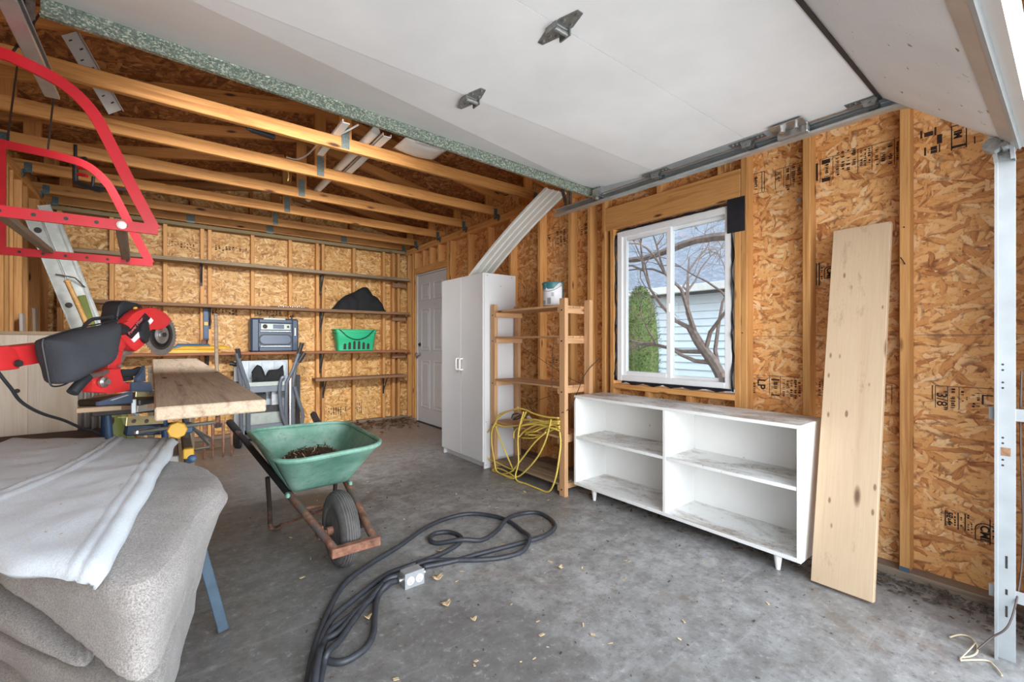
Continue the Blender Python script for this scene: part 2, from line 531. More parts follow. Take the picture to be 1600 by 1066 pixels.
M['seal'] = plain('bottom_seal_rubber', srgb(176, 170, 160), 0.8, 0, 0.2, 30)
M['white_paint'] = plain('white_paint', srgb(228, 228, 226), 0.4, 0, 0.03, 4)
M['entry_door'] = plain('grey_white_door_paint', srgb(196, 196, 198), 0.45, 0, 0.04, 4)
M['white_lam'] = plain('white_melamine', srgb(218, 219, 220), 0.38, 0, 0.025, 3)
M['white_plastic'] = plain('white_plastic', srgb(236, 234, 228), 0.35, 0, 0.03, 8)
M['vinyl'] = plain('white_vinyl', srgb(236, 238, 240), 0.3, 0, 0.02, 8)
M['gutter'] = plain('cream_vinyl', srgb(226, 228, 222), 0.4, 0, 0.05, 5)
def bookwhite(name, up):
    t = NT(name)
    v = t.coord(rnd=False)
    c = t.ramp(t.noise(v, 2.5, 3), [(0.3, srgb(226, 226, 224)), (0.7, srgb(238, 238, 236))])
    if up:
        ge = t.n('ShaderNodeNewGeometry'); sz = t.n('ShaderNodeSeparateXYZ'); t.l(ge.outputs['Normal'], sz.inputs[0])
        upm = t.math('GREATER_THAN', sz.outputs[2], 0.6)
        d = t.noise(t.coord((5, 2.2, 5), rnd=True), 1.0, 6, 0.68, 0.5)
        c = t.mix(t.math('MULTIPLY', t.ramp(d, [(0.46, 0.0), (0.68, 0.8)]), upm), c, srgb(140, 122, 104))
        d2 = t.noise(v, 40, 5, 0.75)
        c = t.mix(t.math('MULTIPLY', t.math('MULTIPLY', t.ramp(d2, [(0.55, 0.0), (0.66, 0.8)]), t.ramp(d, [(0.4, 0.1), (0.6, 1.0)])), upm), c, srgb(92, 78, 66))
        d3 = t.noise(v, 14, 4, 0.7)
        c = t.mix(t.ramp(d3, [(0.64, 0.0), (0.74, 0.5)]), c, srgb(150, 136, 122))
    else:
        d2 = t.noise(v, 10, 5, 0.6)
        c = t.mix(t.ramp(d2, [(0.68, 0.0), (0.76, 0.6)]), c, srgb(150, 138, 124))
    return t.fin(c, 0.5, 0, 0.35)
M['book_side'] = bookwhite('bookcase_paint', False)
M['book_top'] = bookwhite('bookcase_dirty_paint', True)
M['red'] = plain('red_enamel', srgb(186, 26, 38), 0.36, 0, 0.12, 8)
M['red_saw'] = plain('saw_red', srgb(196, 46, 48), 0.35, 0, 0.10, 14)
M['black'] = plain('black_plastic', srgb(34, 36, 40), 0.5, 0, 0.2, 20)
M['black_tape'] = plain('black_flashing', srgb(30, 32, 38), 0.55, 0, 0.3, 20, 0.3, 40)
M['cord_black'] = plain('black_rubber_cord', srgb(52, 54, 60), 0.5, 0, 0.25, 30)
M['bag'] = plain('dust_bag_cloth', srgb(50, 52, 58), 0.9, 0, 0.25, 5, 0.5, 160)
M['black_cloth'] = plain('black_cloth', srgb(24, 24, 26), 0.85, 0, 0.3, 12, 0.5, 60)
M['steel'] = plain('bright_steel', srgb(190, 190, 188), 0.3, 0.9, 0.12, 40)
M['blade'] = plain('saw_blade_steel', srgb(176, 174, 170), 0.35, 0.85, 0.15, 60)
M['alu'] = plain('ladder_aluminium', srgb(176, 178, 172), 0.42, 0.6, 0.18, 12)
M['chrome'] = plain('chrome_tube', srgb(206, 208, 210), 0.22, 0.9, 0.06, 20)
M['gold'] = plain('zinc_yellow_steel', srgb(206, 194, 148), 0.35, 0.6, 0.12, 16)
M['yellow'] = plain('yellow_plastic', srgb(228, 176, 56), 0.45, 0, 0.06, 10)
M['blue'] = plain('bench_blue_steel', srgb(78, 96, 112), 0.45, 0.1, 0.12, 18)
M['blue_dark'] = plain('dark_blue_plastic', srgb(44, 72, 104), 0.45, 0, 0.12, 18)
M['slate'] = plain('slate_blue_plastic', srgb(62, 74, 92), 0.4, 0, 0.10, 12)
M['slate_pale'] = plain('pale_slate_glass', srgb(66, 80, 102), 0.25, 0, 0.06, 6)
M['tube_grey'] = plain('grey_tube', srgb(104, 110, 118), 0.4, 0.2, 0.08, 16)
M['tile'] = plain('pale_tile_panel', srgb(170, 178, 184), 0.35, 0.1, 0.14, 16)
M['pewter'] = plain('pewter_panel', srgb(150, 156, 148), 0.4, 0.4, 0.1, 16)
M['green_plastic'] = plain('green_plastic', srgb(46, 178, 124), 0.42, 0, 0.06, 8)
M['rubber'] = plain('grey_tyre_rubber', srgb(94, 91, 90), 0.85, 0, 0.3, 22, 0.3, 50)
M['cord_yellow'] = plain('yellow_cord', srgb(218, 192, 92), 0.5, 0, 0.10, 20)
M['yellow_cloth'] = plain('yellow_tarp', srgb(226, 170, 40), 0.5, 0, 0.12, 12)
M['blue_cloth'] = plain('blue_tarp', srgb(70, 112, 150), 0.5, 0, 0.12, 12)
M['stamp'] = plain('stamp_ink', srgb(46, 26, 16), 0.8, 0, 0.2, 60)
M['text_white'] = plain('label_white', srgb(226, 226, 230), 0.5, 0, 0.06, 30)
M['text_red'] = plain('label_red', srgb(200, 110, 110), 0.5, 0, 0.06, 30)
M['label_black'] = plain('label_black', srgb(40, 24, 28), 0.5, 0, 0.1, 30)
M['wire'] = plain('pale_wire', srgb(196, 180, 150), 0.5, 0, 0.1, 20)
M['dark_wire'] = plain('dark_wire', srgb(60, 46, 40), 0.5, 0, 0.1, 20)
M['box_grey'] = plain('grey_outlet_box', srgb(168, 170, 172), 0.4, 0.4, 0.1, 30)
M['metal_sheet'] = plain('pale_metal_sheet', srgb(184, 178, 172), 0.4, 0.35, 0.10, 8)
M['olive'] = plain('olive_plastic', srgb(104, 112, 52), 0.5, 0, 0.1, 12)
M['plate_grey'] = plain('outlet_plate_steel', srgb(164, 167, 170), 0.4, 0.3, 0.08, 40)
M['bracket_dark'] = plain('dark_bracket_steel', srgb(58, 54, 52), 0.55, 0.4, 0.2, 40)
M['debris'] = plain('dry_leaf_litter', srgb(98, 72, 52), 0.9, 0, 0.5, 30)
M['leaf_tan'] = plain('tan_dry_leaf', srgb(198, 172, 136), 0.85, 0, 0.3, 60)
M['lath'] = plain('dark_debris', srgb(88, 76, 66), 0.9, 0, 0.4, 30)
M['paint_teal'] = plain('teal_can', srgb(64, 116, 120), 0.45, 0.1, 0.2, 30)

def rusty(name, base, amt):
    t = NT(name)
    v = t.coord()
    n = t.noise(v, 16, 5, 0.7)
    c = t.ramp(n, [(0.3, srgb(84, 50, 38)), (0.5, srgb(136, 92, 72)), (0.7, srgb(168, 126, 104))])
    n2 = t.noise(v, 7, 4, 0.6)
    th = .32 + .42 * (1 - amt)
    c = t.mix(t.ramp(n2, [(th - .05, 1.0), (th + .05, 0.0)]), c, base)
    t.bump(n, 0.3, 0.002)
    return t.fin(c, 0.75, 0.1)
M['rust'] = rusty('rusted_steel', srgb(136, 100, 84), 0.75)
M['rust_pipe'] = rusty('rusted_pipe', srgb(96, 90, 86), 0.55)
M['rust_dark'] = rusty('dark_rusted_steel', srgb(58, 46, 42), 0.45)
M['dark_tube'] = rusty('dark_handle_tube', srgb(42, 40, 42), 0.12)

def green_tray():
    t = NT('green_tray_steel')
    v = t.coord(rnd=False)
    n = t.noise(v, 5, 5, 0.65)
    c = t.ramp(n, [(0.3, srgb(86, 134, 118)), (0.5, srgb(120, 166, 148)), (0.72, srgb(156, 192, 178))])
    n2 = t.noise(v, 26, 4, 0.7)
    c = t.mix(t.ramp(n2, [(0.58, 0.0), (0.72, 0.7)]), c, srgb(120, 104, 74))
    n3 = t.noise(v, 8, 5, 0.7, 0.8)
    c = t.mix(t.ramp(n3, [(0.56, 0.0), (0.74, 0.45)]), c, srgb(120, 128, 72))
    return t.fin(c, 0.55, 0, 0.4)
M['tray'] = green_tray()

def felt(name, a, b, sc_=1.0):
    t = NT(name)
    v = t.coord(rnd=False)
    n = t.noise(v, 300 * sc_, 4, 0.8); n2 = t.noise(v, 11, 3)
    c = t.ramp(n, [(0.32, a), (0.66, b)])
    c = t.mix(t.ramp(n2, [(0.4, 0.25), (0.65, 0.0)]), c, a)
    t.bump(t.math('ADD', n, t.noise(v, 60, 3)), 0.6, 0.004)
    t.b.inputs['Sheen Weight'].default_value = 0.25
    return t.fin(c, 0.95, 0, 0.15)
M['felt'] = felt('grey_felt', srgb(96, 90, 86), srgb(184, 178, 174))
M['fleece'] = felt('pale_blue_fleece', srgb(196, 206, 216), srgb(226, 234, 241))

def glass():
    t = NT('window_glass')
    tr = t.n('ShaderNodeBsdfTransparent'); gl = t.n('ShaderNodeBsdfGlossy'); gl.inputs['Roughness'].default_value = 0.02
    tr.inputs[0].default_value = (0.96, 0.98, 0.98, 1)
    mx = t.n('ShaderNodeMixShader'); fr = t.n('ShaderNodeFresnel'); fr.inputs[0].default_value = 1.45
    t.l(fr.outputs[0], mx.inputs[0]); t.l(tr.outputs[0], mx.inputs[1]); t.l(gl.outputs[0], mx.inputs[2])
    t.l(mx.outputs[0], t.t.nodes['Material Output'].inputs[0])
    return t.m
M['glass'] = glass()
M['siding'] = plain('pale_blue_siding', srgb(198, 202, 208), 0.6, 0, 0.04, 3)
def shingle():
    t = NT('grey_shingles')
    v = t.coord(rnd=False)
    br = t.n('ShaderNodeTexBrick'); 
    tc = t.n('ShaderNodeTexCoord'); sp = t.n('ShaderNodeSeparateXYZ'); t.l(tc.outputs['Object'], sp.inputs[0])
    cb = t.n('ShaderNodeCombineXYZ'); t.l(sp.outputs[1], cb.inputs[0]); t.l(sp.outputs[0], cb.inputs[1])
    t.l(cb.outputs[0], br.inputs[0]); br.inputs['Scale'].default_value = 5.0
    br.inputs['Color1'].default_value = srgb(112, 112, 118); br.inputs['Color2'].default_value = srgb(140, 140, 146); br.inputs['Mortar'].default_value = srgb(72, 72, 78)
    br.inputs['Mortar Size'].default_value = 0.012
    return t.fin(t.mix(t.ramp(t.noise(v, 30, 3), [(0.35, 0.4), (0.65, 0)]), br.outputs[0], srgb(92, 92, 98)), 0.9)
M['shingle'] = shingle()
M['bark'] = plain('bare_bark', srgb(128, 108, 98), 0.9, 0, 0.3, 30)
M['cedar'] = plain('cedar_foliage', srgb(98, 112, 62), 0.9, 0, 0.45, 40)
M['lawn'] = plain('lawn_grass', srgb(118, 116, 90), 0.95, 0, 0.3, 8)
# ================================================================== SETTING
WX, OX = 2.80, 2.889          # right wall: stud faces, strand board face
LX = -0.91                    # left wall stud faces
BY, OBY = 6.20, 6.289         # back wall: stud faces, strand board face
FY = 0.06                     # inner face of the front wall
PLZ = 2.50                    # top of plates
RIDGE_X, RIDGE_Z, PITCH = 0.97, 3.02, 0.195
def roof_z(x): return RIDGE_Z + 0.09 - PITCH * abs(x - RIDGE_X)

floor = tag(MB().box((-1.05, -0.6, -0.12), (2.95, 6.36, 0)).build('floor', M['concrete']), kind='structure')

# ---- right wall
wr = struct('wall_right')
WIN = (1.33, 2.275, 0.815, 2.035)       # y0, y1, z0, z1
DOOR = (4.96, 5.86, 0.0, 2.10)
def panel_right(name, poly, m='osb_right'):
    return MB().prism([(OX, y, z) for y, z in poly], (0.011, 0, 0)).build(name, M[m], wr)
g = 0.002
panel_right('strand_board', [(-.1, 0), (2.44, 0), (2.44, 1.178), (WIN[1], 1.178), (WIN[1], WIN[2]), (WIN[0], WIN[2]), (WIN[0], 1.178), (-.1, 1.178)])
panel_right('strand_board', [(-.1, 1.178 + g), (WIN[0], 1.178 + g), (WIN[0], WIN[3]), (WIN[1], WIN[3]), (WIN[1], 1.178 + g), (3.0, 1.178 + g), (3.0, 2.725), (-.1, 2.725)])
panel_right('strand_board', [(2.44 + g, 0), (4.88, 0), (4.88, 1.178), (2.44 + g, 1.178)])
panel_right('strand_board', [(3.0 + g, 1.178 + g), (4.96, 1.178 + g), (4.96, 2.10), (5.86, 2.10), (5.86, 0), (6.36, 0), (6.36, 2.725), (3.0 + g, 2.725)])
# outer skin with the same two openings
MB().prism([(2.902, y, z) for y, z in ((-.1, -.1), (WIN[0], -.1), (WIN[0], 2.725), (-.1, 2.725))], (.04, 0, 0)).prism(
    [(2.902, y, z) for y, z in ((WIN[0], -.1), (WIN[1], -.1), (WIN[1], WIN[2]), (WIN[0], WIN[2]))], (.04, 0, 0)).prism(
    [(2.902, y, z) for y, z in ((WIN[0], WIN[3]), (WIN[1], WIN[3]), (WIN[1], 2.725), (WIN[0], 2.725))], (.04, 0, 0)).prism(
    [(2.902, y, z) for y, z in ((WIN[1], -.1), (DOOR[0], -.1), (DOOR[0], 2.725), (WIN[1], 2.725))], (.04, 0, 0)).prism(
    [(2.902, y, z) for y, z in ((DOOR[0], 2.1), (DOOR[1], 2.1), (DOOR[1], 2.725), (DOOR[0], 2.725))], (.04, 0, 0)).prism(
    [(2.902, y, z) for y, z in ((DOOR[1], -.1), (6.4, -.1), (6.4, 2.725), (DOOR[1], 2.725))], (.04, 0, 0)).build('siding_skin', M['siding'], wr)
def stud_r(y, z0=0.038, z1=2.42, name='stud'):
    return board(name, (WX + .0445, y + .019, z0), (WX + .0445, y + .019, z1), .038, .089, M['stud'], wr, up=(1, 0, 0))
for y0 in (0.08, 0.499, 0.914, 2.521, 2.752, 3.157, 3.613, 4.02, 4.43, 4.86, 4.92, 5.87, 5.93, 6.10):
    stud_r(y0)
stud_r(1.252); stud_r(WIN[0] - .04, z1=WIN[3] + .005); stud_r(WIN[1] + .002, z1=WIN[3] + .005); stud_r(2.363)
for y0 in (1.62, 1.95): stud_r(y0, z1=WIN[2] - .042, name='cripple_stud')
for y0 in (1.40, 1.85): stud_r(y0, z0=2.225, name='cripple_stud')
for y0 in (5.16, 5.40, 5.62): stud_r(y0, z0=2.19, name='cripple_stud')
board('window_header', (WX + .02, 1.292, 2.132), (WX + .02, 2.361, 2.132), .184, .038, M['stud'], wr, up=(1, 0, 0))
board('window_sill_plate', (WX + .0445, 1.292, WIN[2] - .022), (WX + .0445, 2.315, WIN[2] - .022), .089, .038, M['stud'], wr)
board('door_header', (WX + .0445, 4.96, 2.145), (WX + .0445, 5.87, 2.145), .089, .084, M['stud'], wr)
MBp = [(-.1, 4.95), (5.87, 6.2)]
for a, b in MBp:
    board('bottom_plate', (WX + .0445, a, .019), (WX + .0445, b, .019), .089, .038, M['grey_wood'], wr)
board('top_plate', (WX + .0445, -.1, 2.44), (WX + .0445, 6.2, 2.44), .089, .038, M['stud'], wr)
board('top_plate', (WX + .0445, -.1, 2.48), (WX + .0445, 6.2, 2.48), .089, .038, M['stud'], wr)
for yy in (0.5, 1.26):   # nails in the stud faces
    MB().cyl((WX - .004, yy + .02, 1.70 if yy < 1 else 1.2), (WX + .01, yy + .016, 1.695 if yy < 1 else 1.2), .003, n=6).build('nail', M['bracket_dark'], wr)
MB().cyl((WX - .002, .515, 1.52), (WX - .035, .525, 1.55), .0025, n=6).build('nail', M['bracket_dark'], wr)
boxpart('paint_mark', (WX - .001, .499, .038), (WX + .002, .537, .06), M['blue'], wr, 0)
boxpart('wall_outlet_stub', (OX - .012, .985, 1.955), (OX - .001, 1.01, 1.98), M['metal_sheet'], wr, .002)

# ---- lettering printed on the sheathing (right wall): reads downwards
def text_mesh(body, size, org, xd, yd, m, parent, name='stamp_lettering', bold=0.0, depth=0.0006, align='LEFT'):
    cu = bpy.data.curves.new('lettering', 'FONT')
    cu.body = body; cu.size = size; cu.extrude = depth; cu.offset = bold; cu.align_x = align
    tmp = bpy.data.objects.new('lettering', cu)
    COL.objects.link(tmp)
    dg = bpy.context.evaluated_depsgraph_get()
    me = bpy.data.meshes.new_from_object(tmp.evaluated_get(dg))
    bpy.data.objects.remove(tmp); bpy.data.curves.remove(cu)
    me.materials.clear(); me.materials.append(m)
    o = bpy.data.objects.new(name, me)
    xd = V(xd).normalized(); yd = V(yd).normalized(); zd = xd.cross(yd)
    mw = Matrix((xd, yd, zd)).transposed().to_4x4(); mw.translation = V(org)
    link(o, parent, mw)
    return o
SX = OX - 0.0012
def stamp_text(body, size, y, z, bold=0.0):          # y,z = start of the reading line
    return text_mesh(body, size, (SX, y, z), (0, 0, -1), (0, -1, 0), M['stamp'], wr, bold=bold)
def stamp_rules(name, rects):
    b = MB()
    for y0, z0, y1, z1 in rects:
        b.box((SX, min(y0, y1), min(z0, z1)), (SX + .0012, max(y0, y1), max(z0, z1)))
    return b.build(name, M['stamp'], wr)
def stamp_blur(yz0, yz1, rows, seed, fill=.7):        # rows of worn illegible print, columns running down
    r = random.Random(seed); out = []
    ya, za = yz0; yb, zb = yz1
    for i in range(rows):
        w = abs(yb - ya) / rows
        yc = max(ya, yb) - (i + .5) * w
        z = max(za, zb)
        zend = min(za, zb) + r.random() * abs(zb - za) * .35
        while z > zend:
            h = r.uniform(.003, .009)
            if r.random() < fill:
                k = r.uniform(.25, .38)
                out.append((yc - w * k, z - h, yc + w * k * r.uniform(.2, 1), z))
                if r.random() < .5: out.append((yc - w * .4, z - h * .5, yc + w * .4, z - h * .5 + .0015))
            z -= h + r.uniform(.002, .006)
    return stamp_rules('worn_stamp_print', out)
def P2(px, py): p = onX(px, py, SX); return p.y, p.z
def box_rules(px0, py0, px1, py1, extra=(), t=.0022):
    """a printed frame: two heights from its left and right ends, rules at the given columns"""
    y0, z0 = P2(px0, py0); y1, z1 = P2(px1, py1)
    r = [(y0, z0, y1, z0 + t), (y0, z0, y0 - t, z1)]
    for px in extra:
        y = P2(px, py0)[0]; r.append((y, z0, y - t, z1))
    return r
# stamp right of the window: frame, LP
y0, z0 = P2(1181, 592)
stamp_rules('stamp_frame', box_rules(1173, 586, 1254, 620, (1202, 1219)))
stamp_text('LP', .062, *P2(1184, 592), bold=.0018)
stamp_rules('stamp_bars', [(*P2(1205, 592), *P2(1218, 595)), (*P2(1205, 616), *P2(1218, 619))])
stamp_blur(P2(1206, 597), P2(1217, 614), 1, 3); stamp_blur(P2(1221, 593), P2(1252, 624), 5, 4)
stamp_blur(P2(1175, 590), P2(1181, 620), 1, 5); stamp_blur(P2(1277, 596), P2(1290, 628), 2, 6)
# SHWT 1
stamp_rules('stamp_frame', box_rules(1176, 273, 1194, 299, (1190, 1194), .0028) + [(*P2(1176, 304), *P2(1194, 300))])
stamp_text('SHWT 1', .023, *P2(1179, 277), bold=.001)
stamp_rules('stamp_frame', box_rules(1211, 266, 1254, 285, (1224, 1235)))
stamp_text("'3/8\"", .032, *P2(1212, 270)); stamp_blur(P2(1226, 264), P2(1253, 294), 3, 7)
stamp_rules('stamp_frame', box_rules(1281, 250, 1412, 254, (1301, 1340, 1362, 1397)))
stamp_rules('stamp_bars', [(*P2(1284, 251), *P2(1297, 254)), (*P2(1284, 279), *P2(1297, 282)), (*P2(1274, 256), *P2(1278, 282))])
stamp_blur(P2(1286, 258), P2(1296, 277), 1, 8); stamp_blur(P2(1304, 240), P2(1338, 272), 4, 9); stamp_blur(P2(1342, 236), P2(1361, 262), 3, 10)
stamp_blur(P2(1364, 232), P2(1396, 256), 3, 11); stamp_blur(P2(1399, 222), P2(1411, 252), 2, 12)
# logo half hidden behind the leaning board
def logo(y, z, s, body):
    """rounded shield outline, open side down, with the letters reading downwards inside it"""
    pts = [V((SX, y, z - s * 1.25)), V((SX, y, z - s * .45))]
    for i in range(1, 12):
        a = math.pi - math.pi * i / 12
        pts.append(V((SX, y - s * .5 - s * .5 * math.cos(a), z - s * .45 + s * .42 * math.sin(a))))
    pts += [V((SX, y - s, z - s * .45)), V((SX, y - s, z - s * 1.25))]
    MB().tube(pts, .0022, 6, True).build('stamp_logo_outline', M['stamp'], wr)
    stamp_text(body, s * .62, y - s * .26, z - s * .16, bold=.0014)
yl, zl = P2(1288, 417)
logo(yl, zl, .052, 'CMi')
stamp_rules('stamp_bars', [(*P2(1275, 411), *P2(1276.5, 446)), (*P2(1279, 411), *P2(1281, 446))]); stamp_blur(P2(1281, 418), P2(1286, 440), 1, 13)
# 3/8" stamp near the track
stamp_rules('stamp_frame', box_rules(1461, 603, 1552, 645, (1480, 1498)))
stamp_rules('stamp_bars', [(*P2(1456, 602), *P2(1457.5, 624)), (*P2(1534, 617), *P2(1552, 620)), (*P2(1534, 617), *P2(1537, 632)), (*P2(1534, 632), *P2(1552, 634))])
stamp_text("'3/8\"", .050, *P2(1464, 610), bold=.0006)
stamp_blur(P2(1483, 607), P2(1494, 640), 1, 14); stamp_blur(P2(1500, 609), P2(1507, 650), 1, 15); stamp_blur(P2(1509, 620), P2(1512, 632), 1, 16); stamp_blur(P2(1517, 609), P2(1532, 646), 2, 17)
# lower right stamp
for px, a, b in ((1476, 797, 822), (1496, 801, 828), (1507, 803, 830), (1546, 812, 852)):
    stamp_rules('stamp_bars', [(*P2(px, a), *P2(px + 2, b))])
for i, (a, b, c, d) in enumerate(((1469, 796, 1472, 822), (1479, 800, 1487, 822), (1490, 801, 1494, 832), (1499, 804, 1504, 832), (1510, 804, 1515, 844), (1516, 814, 1520, 836), (1549, 818, 1554, 850))):
    stamp_blur(P2(a, b), P2(c, d), 1, 20 + i)
stamp_text('52-4', .030, *P2(1479, 799), bold=.0008)
yl, zl = P2(1524, 815)
logo(yl, zl, .064, 'CMi')
# top right marks
stamp_rules('stamp_frame', box_rules(1486, 199, 1510, 230, (1509,), .004) + [(*P2(1486, 229), *P2(1509, 227))])
stamp_text('IM', .036, *P2(1491, 205), bold=.0016)
stamp_rules('stamp_bars', [(*P2(1438, 205), *P2(1441, 216)), (*P2(1460, 199), *P2(1463, 211)), (*P2(1444, 208), *P2(1458, 211)), (*P2(1464, 211), *P2(1472, 223)),
                           (*P2(1444, 231), *P2(1447, 243)), (*P2(1454, 230), *P2(1464, 233)), (*P2(1454, 236), *P2(1464, 238)), (*P2(1467, 225), *P2(1469, 237)), (*P2(1522, 213), *P2(1524, 224))])
# stamps behind the shelf unit
stamp_rules('stamp_frame', box_rules(852, 369, 884, 379, (868,))); stamp_text('LP', .05, *P2(856, 367), bold=.0015); stamp_blur(P2(868, 362), P2(884, 384), 3, 31)
stamp_blur(P2(852, 558), P2(872, 568), 4, 32); stamp_blur(P2(905, 352), P2(918, 370), 2, 33)
stamp_blur(P2(1342, 604), P2(1350, 622), 1, 34); stamp_rules('stamp_frame', box_rules(1384, 602, 1394, 632, (1393,)))

# ---- back wall
wb = struct('wall_back')
MB().box((-1.1, 6.302, -.1), (3.0, 6.36, 3.12)).build('siding_skin', M['siding'], wb)
for x0, x1 in ((-1.0, 0.352), (0.354, 1.608), (1.61, 2.889)):
    for z0, z1 in ((0, 1.218), (1.22, 2.438), (2.44, 3.10)):
        MB().box((x0, OBY, z0), (x1, OBY + .011, z1)).build('strand_board', M['osb_back'], wb)
for x0 in (-.87, -.485, -.045, .29, .362, .795, 1.215, 1.545, 1.615, 2.025, 2.455, 2.60, 2.68):
    board('stud', (x0 + .019, BY + .0445, .038), (x0 + .019, BY + .0445, 2.46), .038, .089, M['stud'], wb, up=(0, 1, 0))
board('bottom_plate', (-.91, BY + .0445, .019), (2.80, BY + .0445, .019), .089, .038, M['grey_wood'], wb)
board('top_plate', (-.91, BY + .03, 2.462), (2.80, BY + .03, 2.462), .118, .040, M['plate_wood'], wb)
for x0 in (-.4, .2, .8, 1.4, 2.0, 2.6):
    board('gable_stud', (x0, BY + .0445, 2.60), (x0, BY + .0445, roof_z(x0) - .11), .038, .089, M['web'], wb, up=(0, 1, 0))
for z in (1.965, 1.475, .93):
    board('shelf_cleat', (2.58, 6.17, z), (2.795, 6.17, z), .06, .03, M['shelf_brown'], wb, up=(0, 1, 0))
rs = random.Random(5)
def blur_back(px0, py0, px1, py1, cols, seed, reading_down=False):
    r = random.Random(seed); b = MB()
    a = onY(px0, py0, OBY - .001); c = onY(px1, py1, OBY - .001)
    n = cols
    for i in range(n):
        x = a.x + (c.x - a.x) * (i + .2) / n
        w = (c.x - a.x) / n
        z = a.z
        while z > c.z:
            h = r.uniform(.006, .02)
            if r.random() < .7: b.box((x, OBY - .001, z - h), (x + w * r.uniform(.3, .6), OBY, z))
            z -= h + r.uniform(.003, .010)
    return b.build('worn_stamp_print', M['stamp'], wb)
for i, (a, b, c, d, n) in enumerate(((262, 376, 305, 388, 9), (335, 383, 388, 395, 10), (183, 478, 240, 490, 11), (330, 480, 372, 492, 8), (395, 484, 440, 492, 9), (512, 638, 542, 646, 8), (554, 630, 566, 645, 4), (556, 372, 592, 386, 7))):
    blur_back(a, b, c, d, n, 40 + i)

# ---- left wall
wl = struct('wall_left')
MB().box((-1.07, -.1, -.1), (-1.02, 6.36, 2.725)).build('siding_skin', M['siding'], wl)
for y0, y1 in ((-.1, 1.218), (1.22, 3.658), (3.66, 6.29)):
    MB().box((-1.011, y0, 0), (-1.0, y1, 1.218)).box((-1.011, y0, 1.22), (-1.0, y1, 2.725)).build('strand_board', M['osb_left'], wl)
for y0 in (.1, .7, 1.3, 1.9, 2.5, 3.1, 3.7, 4.3, 4.62, 4.74, 4.86, 5.12, 5.30, 5.72, 6.05):
    board('stud', (LX - .0445, y0 + .019, .038), (LX - .0445, y0 + .019, 2.42), .038, .089, M['stud'], wl, up=(1, 0, 0))
board('bottom_plate', (LX - .0445, -.1, .019), (LX - .0445, 6.2, .019), .089, .038, M['grey_wood'], wl)
for z in (2.44, 2.48):
    board('top_plate', (LX - .0445, -.1, z), (LX - .0445, 6.2, z), .089, .038, M['stud'], wl)

# ---- front wall around the open garage door
wf = struct('wall_front')
MB().box((2.44, -.10, -.1), (2.94, FY, 3.12)).build('jamb_right', M['siding'], wf)
MB().box((-1.07, -.10, -.1), (-.44, FY, 3.12)).build('jamb_left', M['siding'], wf)
MB().box((-.44, -.10, 2.24), (2.44, FY, 3.12)).build('header', M['siding'], wf)

# ---- roof: sheathing, trusses
ceil = struct('ceiling')
def roof_slab(xa, xb, ya, yb):
    za, zb = roof_z(xa), roof_z(xb)
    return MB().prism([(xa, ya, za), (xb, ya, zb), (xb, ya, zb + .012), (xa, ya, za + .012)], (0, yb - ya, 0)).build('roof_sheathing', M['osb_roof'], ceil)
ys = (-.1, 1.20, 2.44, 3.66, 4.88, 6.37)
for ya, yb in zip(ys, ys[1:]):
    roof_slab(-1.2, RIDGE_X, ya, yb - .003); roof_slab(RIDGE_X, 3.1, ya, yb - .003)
TY = (3.21, 3.86, 4.51, 5.15, 5.80, 6.215)
def tplate(x, y, z, w, h, parent):
    b = MB(); b.box((x - w / 2, y - .0215, z - h / 2), (x + w / 2, y - .0192, z + h / 2))
    for i in range(int(w / .022)):
        for j in range(int(h / .022)):
            px_, pz_ = x - w / 2 + .012 + i * .022, z - h / 2 + .012 + j * .022
            b.box((px_ - .003, y - .0235, pz_ - .006), (px_ + .003, y - .0214, pz_ + .006))
    return b.build('nail_plate', M['plate'], parent)
for i, y in enumerate(TY):
    ch = board('truss_chord', (-.99, y, PLZ + .045), (2.88, y, PLZ + .045), .038, .089, M['chord'], ceil, c=.004)
    for sgn in (-1, 1):
        xe = RIDGE_X + sgn * 1.95
        p0 = V((RIDGE_X, y, RIDGE_Z + .045)); p1 = V((xe, y, RIDGE_Z + .045 - PITCH * 1.95))
        board('truss_rafter', p0, p1, .038, .089, M['web'], ch)
        board('heel_block', (RIDGE_X + sgn * 1.72, y, PLZ + .085), (RIDGE_X + sgn * 1.72, y, RIDGE_Z - PITCH * 1.72 + .02), .036, .089, M['web'], ch, up=(1, 0, 0))
    if y < 6.1:
        board('king_post', (RIDGE_X + .02, y, PLZ + .08), (RIDGE_X + .02, y, RIDGE_Z + .01), .089, .038, M['web'], ch, up=(0, 1, 0))
        tplate(RIDGE_X + .02, y, PLZ + .09, .056, .16, ch)
    else:
        for x in (0.2, 1.0, 1.9): tplate(x, y, PLZ + .05, .08, .11, ch)
    for x in (WX + .02, LX - .02):                # hurricane clips on the plates
        s = -1 if x > 0 else 1
        MB().box((x + s * .03, y - .05, PLZ - .06), (x + s * .024, y - .02, PLZ + .01)).box((x + s * .03, y - .024, PLZ - .01), (x + s * .075, y - .02, PLZ + .07)).box(
            (x + s * .028, y - .055, PLZ - .03), (x + s * .02, y + .045, PLZ - .005)).build('hurricane_clip', M['hanger'], ch)

